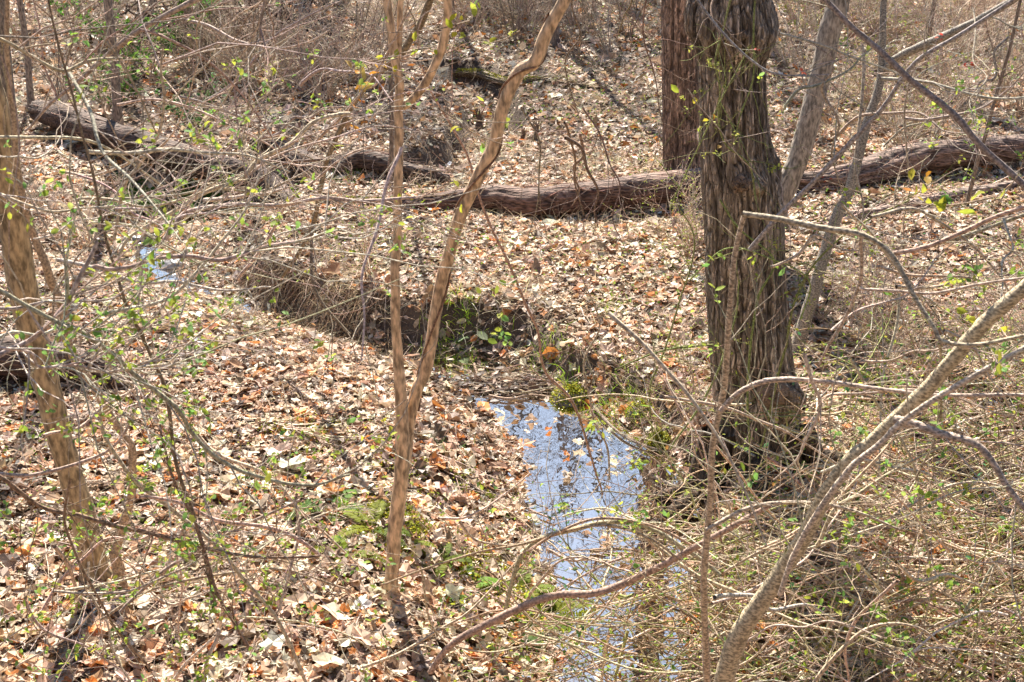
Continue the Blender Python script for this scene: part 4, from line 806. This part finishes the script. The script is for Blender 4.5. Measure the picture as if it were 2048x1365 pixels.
LM = [('the far root mass', 450, 70), ('the green leafed shrub', 290, 110), ('the yellow mossy log', 440, 118), ('the sloping left log', 250, 300), ('the gully shadow stub', 955, 250), ('the mossy log', 1030, 165), ('the lone dark bush', 1155, 110),
      ('the reddish straight trunk', 1362, 300), ('the top of the furrowed trunk', 1460, 20), ('the pale leaning trunk', 1640, 100), ('the forked mottled tree', 1760, 100), ('the pinkish log', 1850, 330), ('the top right corner', 2040, 10), ('the top left corner', 10, 10),
      ('the tan tree top', 795, 40), ('the leaning fork top', 1100, 40), ('the curved dark log', 700, 320), ('the side limb of the tan tree', 880, 80), ('the foot of the furrowed tree', 1500, 900), ('the slim pale log', 1850, 430), ('the cut stream bank', 650, 620), ('the dark sapling', 690, 240), ('the snag pair', 1055, 285), ('the distant stream bend', 320, 540)]
seen = set()
def where(i, px, py):
    for q in sorted(LM, key=lambda q: math.hypot(q[1]-px, (q[2]-py)*1.6))[:5]:
        dx, dy = px-q[1], (py-q[2])*1.6; d = math.hypot(dx, dy); rel = ('left of' if dx < 0 else 'right of') if abs(dx) > abs(dy) else ('behind' if dy < 0 else 'in front of')
        w = 'close ' if d < 60 else ('' if d < 150 else 'well '); lb = KD[i]+' '+(w+rel).strip()+' '+q[0]
        if lb not in seen: seen.add(lb); return lb
    return None
# thickets where the photo shows them (pixels of their feet)
spots = []
for (x0, x1, y0, y1, n, kinds) in ((430, 760, 40, 210, 22, (0, 1, 1, 3, 2)), (40, 430, 20, 200, 11, (0, 1, 2)), (760, 1300, -60, 90, 30, (0, 2, 3, 1)), (1130, 1230, 110, 135, 1, (0,)), (1560, 2060, 10, 130, 30, (3, 4, 1, 4)), (1560, 2060, 130, 330, 16, (4, 3, 0)),
                             (1620, 2080, 560, 760, 9, (4, 1, 3)), (40, 420, 420, 520, 4, (1, 0)), (-200, 2250, -140, -20, 36, (0, 1, 2, 3)), (1240, 1400, 480, 900, 4, (4,)), (450, 780, 440, 560, 2, (4, 1))):
    for j in range(n): spots.append((rng.uniform(x0, x1), rng.uniform(y0, y1), kinds[rng.integers(len(kinds))]))
for (px, py, i) in spots:
    g = G(px, max(py, -130)); sc = rng.uniform(.65, 1.1)*(.65 if py > 380 else 1)
    put(i, g[0], g[1], rng.uniform(0, 6.28), sc, where(i, px, py) if py > -20 else None)
for (px, py, i, lb) in ((1155, 122, 2, 'multi-stemmed dark bush standing alone beyond the mossy log'), (1345, 480, 4, 'small budding bush beside the left foot of the furrowed trunk')):
    g = G(float(px), float(py)); put(i, g[0], g[1], 1., .6, lb)
# the leafy green shrub upper left
def leafy(label, px, py, h, n, cols):
    g = G(float(px), float(py)); T = make_bush(h, 8, 6, .6, (.2, .16, .12), n, cols, .055); T.location = tuple(g); T['label'] = label; T.name = 'evergreen_shrub'; return T
leafy('glossy green leafed shrub standing left in the far brush', 300, 150, 1.35, 1700, [(.07, .20, .04), (.14, .30, .04), (.22, .38, .06)])
leafy('low green leafed bush in front of the taller green shrub', 225, 215, .8, 420, [(.10, .22, .05), (.2, .34, .06)])
leafy('small evergreen bush behind the upper end of the sloping log', 385, 262, .7, 260, [(.08, .18, .05), (.14, .24, .08)])
# ------------------------------------------------------------------ saplings and trees beyond, each with a trunk and a bare crown
def make_tree(h, r, col, limbs=16, L=3., mat=M_smooth, z0=.3):
    T = thing('tree', 'tree', 'tree'); p = grow([[0, 0, -.15]], [[rng.normal()*.04, rng.normal()*.04, 1]], h, 22, .035, .02)[0]; rr = np.linspace(r, .012, 22); rr[0] *= 1.35
    b = MB(); one(b, p, rr, 12, col, .04); b.build('trunk', mat, T); b = MB(); crown(b, [p], limbs, L, r*.35, 4, h*z0, col, 4, 3, .55); b.build('crown', M_twig, T); return T
tp = [make_tree(17, .16, BARK_GREY, 13, 3.4), make_tree(15, .11, (.20, .17, .14), 10, 2.6), make_tree(11, .065, (.27, .22, .18), 14, 2.2, M_smooth, .2), make_tree(7, .035, (.22, .17, .13), 12, 1.4, M_smooth, .18)]
tu = [False]*4
def plant(i, x, y, sc, label, group=None):
    z = float(height(np.array(x), np.array(y))); rz = rng.uniform(0, 6.28)
    if not tu[i]: o = tp[i]; tu[i] = True; o.location = (x, y, z); o.rotation_euler = (0, 0, rz); o.scale = (sc,)*3
    else: o = copy_thing(tp[i], (x, y, z), rz, sc)
    o['label'] = label
    if group: o['group'] = group
    elif 'group' in o: del o['group']
for (px, py, i, sc, lb) in ((236, 262, 2, .8, 'thin dark sapling standing behind the sloping upper left log'), (62, 215, 2, .6, 'thin sapling left of the green leafed shrub'), (20, 300, 1, .8, 'dark trunk at the far left edge behind the sloping log'),
        (1108, 92, 2, .9, 'slim grey tree leaning in the far brush above the mossy log'), (1082, 40, 2, .7, 'slim far tree beside the leaning grey one'), (1186, 30, 3, 1., 'thin sapling behind the lone dark bush'), (560, 60, 2, .7, 'slim tree in the far thicket left of the tan tree'),
        (650, 20, 1, .7, 'dark slim trunk at the top of the far thicket'), (905, 30, 2, .7, 'slender trunk in the far brush between the two forks'), (1640, 60, 3, 1., 'thin bare sapling behind the pale leaning trunk'), (1850, 170, 3, .8, 'short sapling in the right hand undergrowth'), (1960, 60, 2, .6, 'slim trunk in the far right thicket'),
        (310, 20, 2, .8, 'slim trunk above the green leafed shrub'), (780, 380, 3, .7, 'thin crooked sapling just left of the tan tree'), (1930, 420, 3, .6, 'thin sapling in front of the pinkish log')):
    g = G(float(px), float(py)); plant(i, g[0], g[1], sc, lb)
for j in range(13):
    plant([1, 2, 0][j % 3] if j % 3 < 2 else 1, -1.6+j*.42+rng.normal()*.12, rng.uniform(25.5, 34), rng.uniform(1.05, 1.35), 'tall bare tree standing in the wood beyond the clearing', 'tall bare trees of the wood')
k = 0
while k < 34:
    y = rng.uniform(23, 62); x = rng.uniform(-1, 1)*(y*.42+2) if k < 36 else rng.uniform(-1, 1)*y*.12; plant(int(rng.choice([0, 1, 2], p=[.35, .4, .25])), x, y, rng.uniform(.8, 1.2), 'tall bare tree standing in the wood beyond the clearing', 'tall bare trees of the wood'); k += 1
# sprigs of young leaves and dead orange leaves on the twigs of the tan tree
def sprig(label, px, py, Y, n, sz, cols, hang=False):
    c = P(float(px), float(py), Y); T = thing('sprig', label, 'sprig', c); b = MB(); A = grow(c[None]+[[.0, .0, 0]], [[rng.normal(), rng.normal()*.4, -.5]], .5, 8, .15)[0]; one(b, A, np.linspace(.003, .001, 8), 4, (.32, .24, .17)); b.build('twig', M_twig, T, off=c)
    b = MB(); S = A[rng.integers(0, 4, n)]+rng.normal(size=(n, 3))*.03-([0, 0, .03] if hang else [0, 0, 0]); leaf_batch(b, S, sz*.66*rng.uniform(.7, 1.2, n), pick(cols, [1]*len(cols), n, .15)*.85, 'oval', 1.1, None, .35); b.build('leaves', M_green if not hang else M_litter, T, off=c)
YL = [(.62, .60, .06), (.50, .56, .07)]; OR = [(.62, .28, .04), (.55, .22, .04), (.6, .4, .1)]
for (lb, px, py, n, sz, cc_, hg) in (('yellow green leaf cluster at top left of the leaning fork', 940, 42, 6, .07, YL, 0), ('yellow leaf pair left of the top of the leaning fork', 1040, 62, 4, .07, YL, 0), ('curled orange dead leaves on the left fork', 712, 152, 6, .08, OR, 1),
        ('curled orange dead leaves where the tan tree divides', 795, 118, 9, .08, OR, 1), ('green leaf cluster where the side limb bends', 862, 95, 8, .06, YL+[(.12, .28, .08)], 0), ('young leaves between the two forks below the crook', 945, 240, 4, .06, YL, 0), ('young leaves hanging above the long log', 915, 385, 4, .06, YL, 0),
        ('single yellow leaf on the straight stem', 812, 408, 2, .07, YL, 0), ('young yellow leaves beside the second trunk', 1375, 178, 5, .06, YL+OR, 0), ('young leaves over the gully right of the straight stem', 880, 218, 3, .06, YL, 0), ('orange and yellow leaves above the pinkish log', 1850, 370, 6, .06, YL+OR, 0),
        ('green and orange leaves by the right edge near the log', 1985, 395, 8, .07, YL+[(.14, .3, .06)], 0), ('yellow leaves beside the mottled stem', 1925, 640, 8, .06, YL, 0), ('young leaves right of the leaning fork at log height', 870, 362, 3, .06, YL, 0), ('budding leaves on the cane above the fork base', 812, 800, 5, .05, YL, 0)):
    sprig(lb, px, py, Yc0-.3 if px < 1300 else (5.5 if px < 1800 else 4.0), n, sz, cc_, hg)
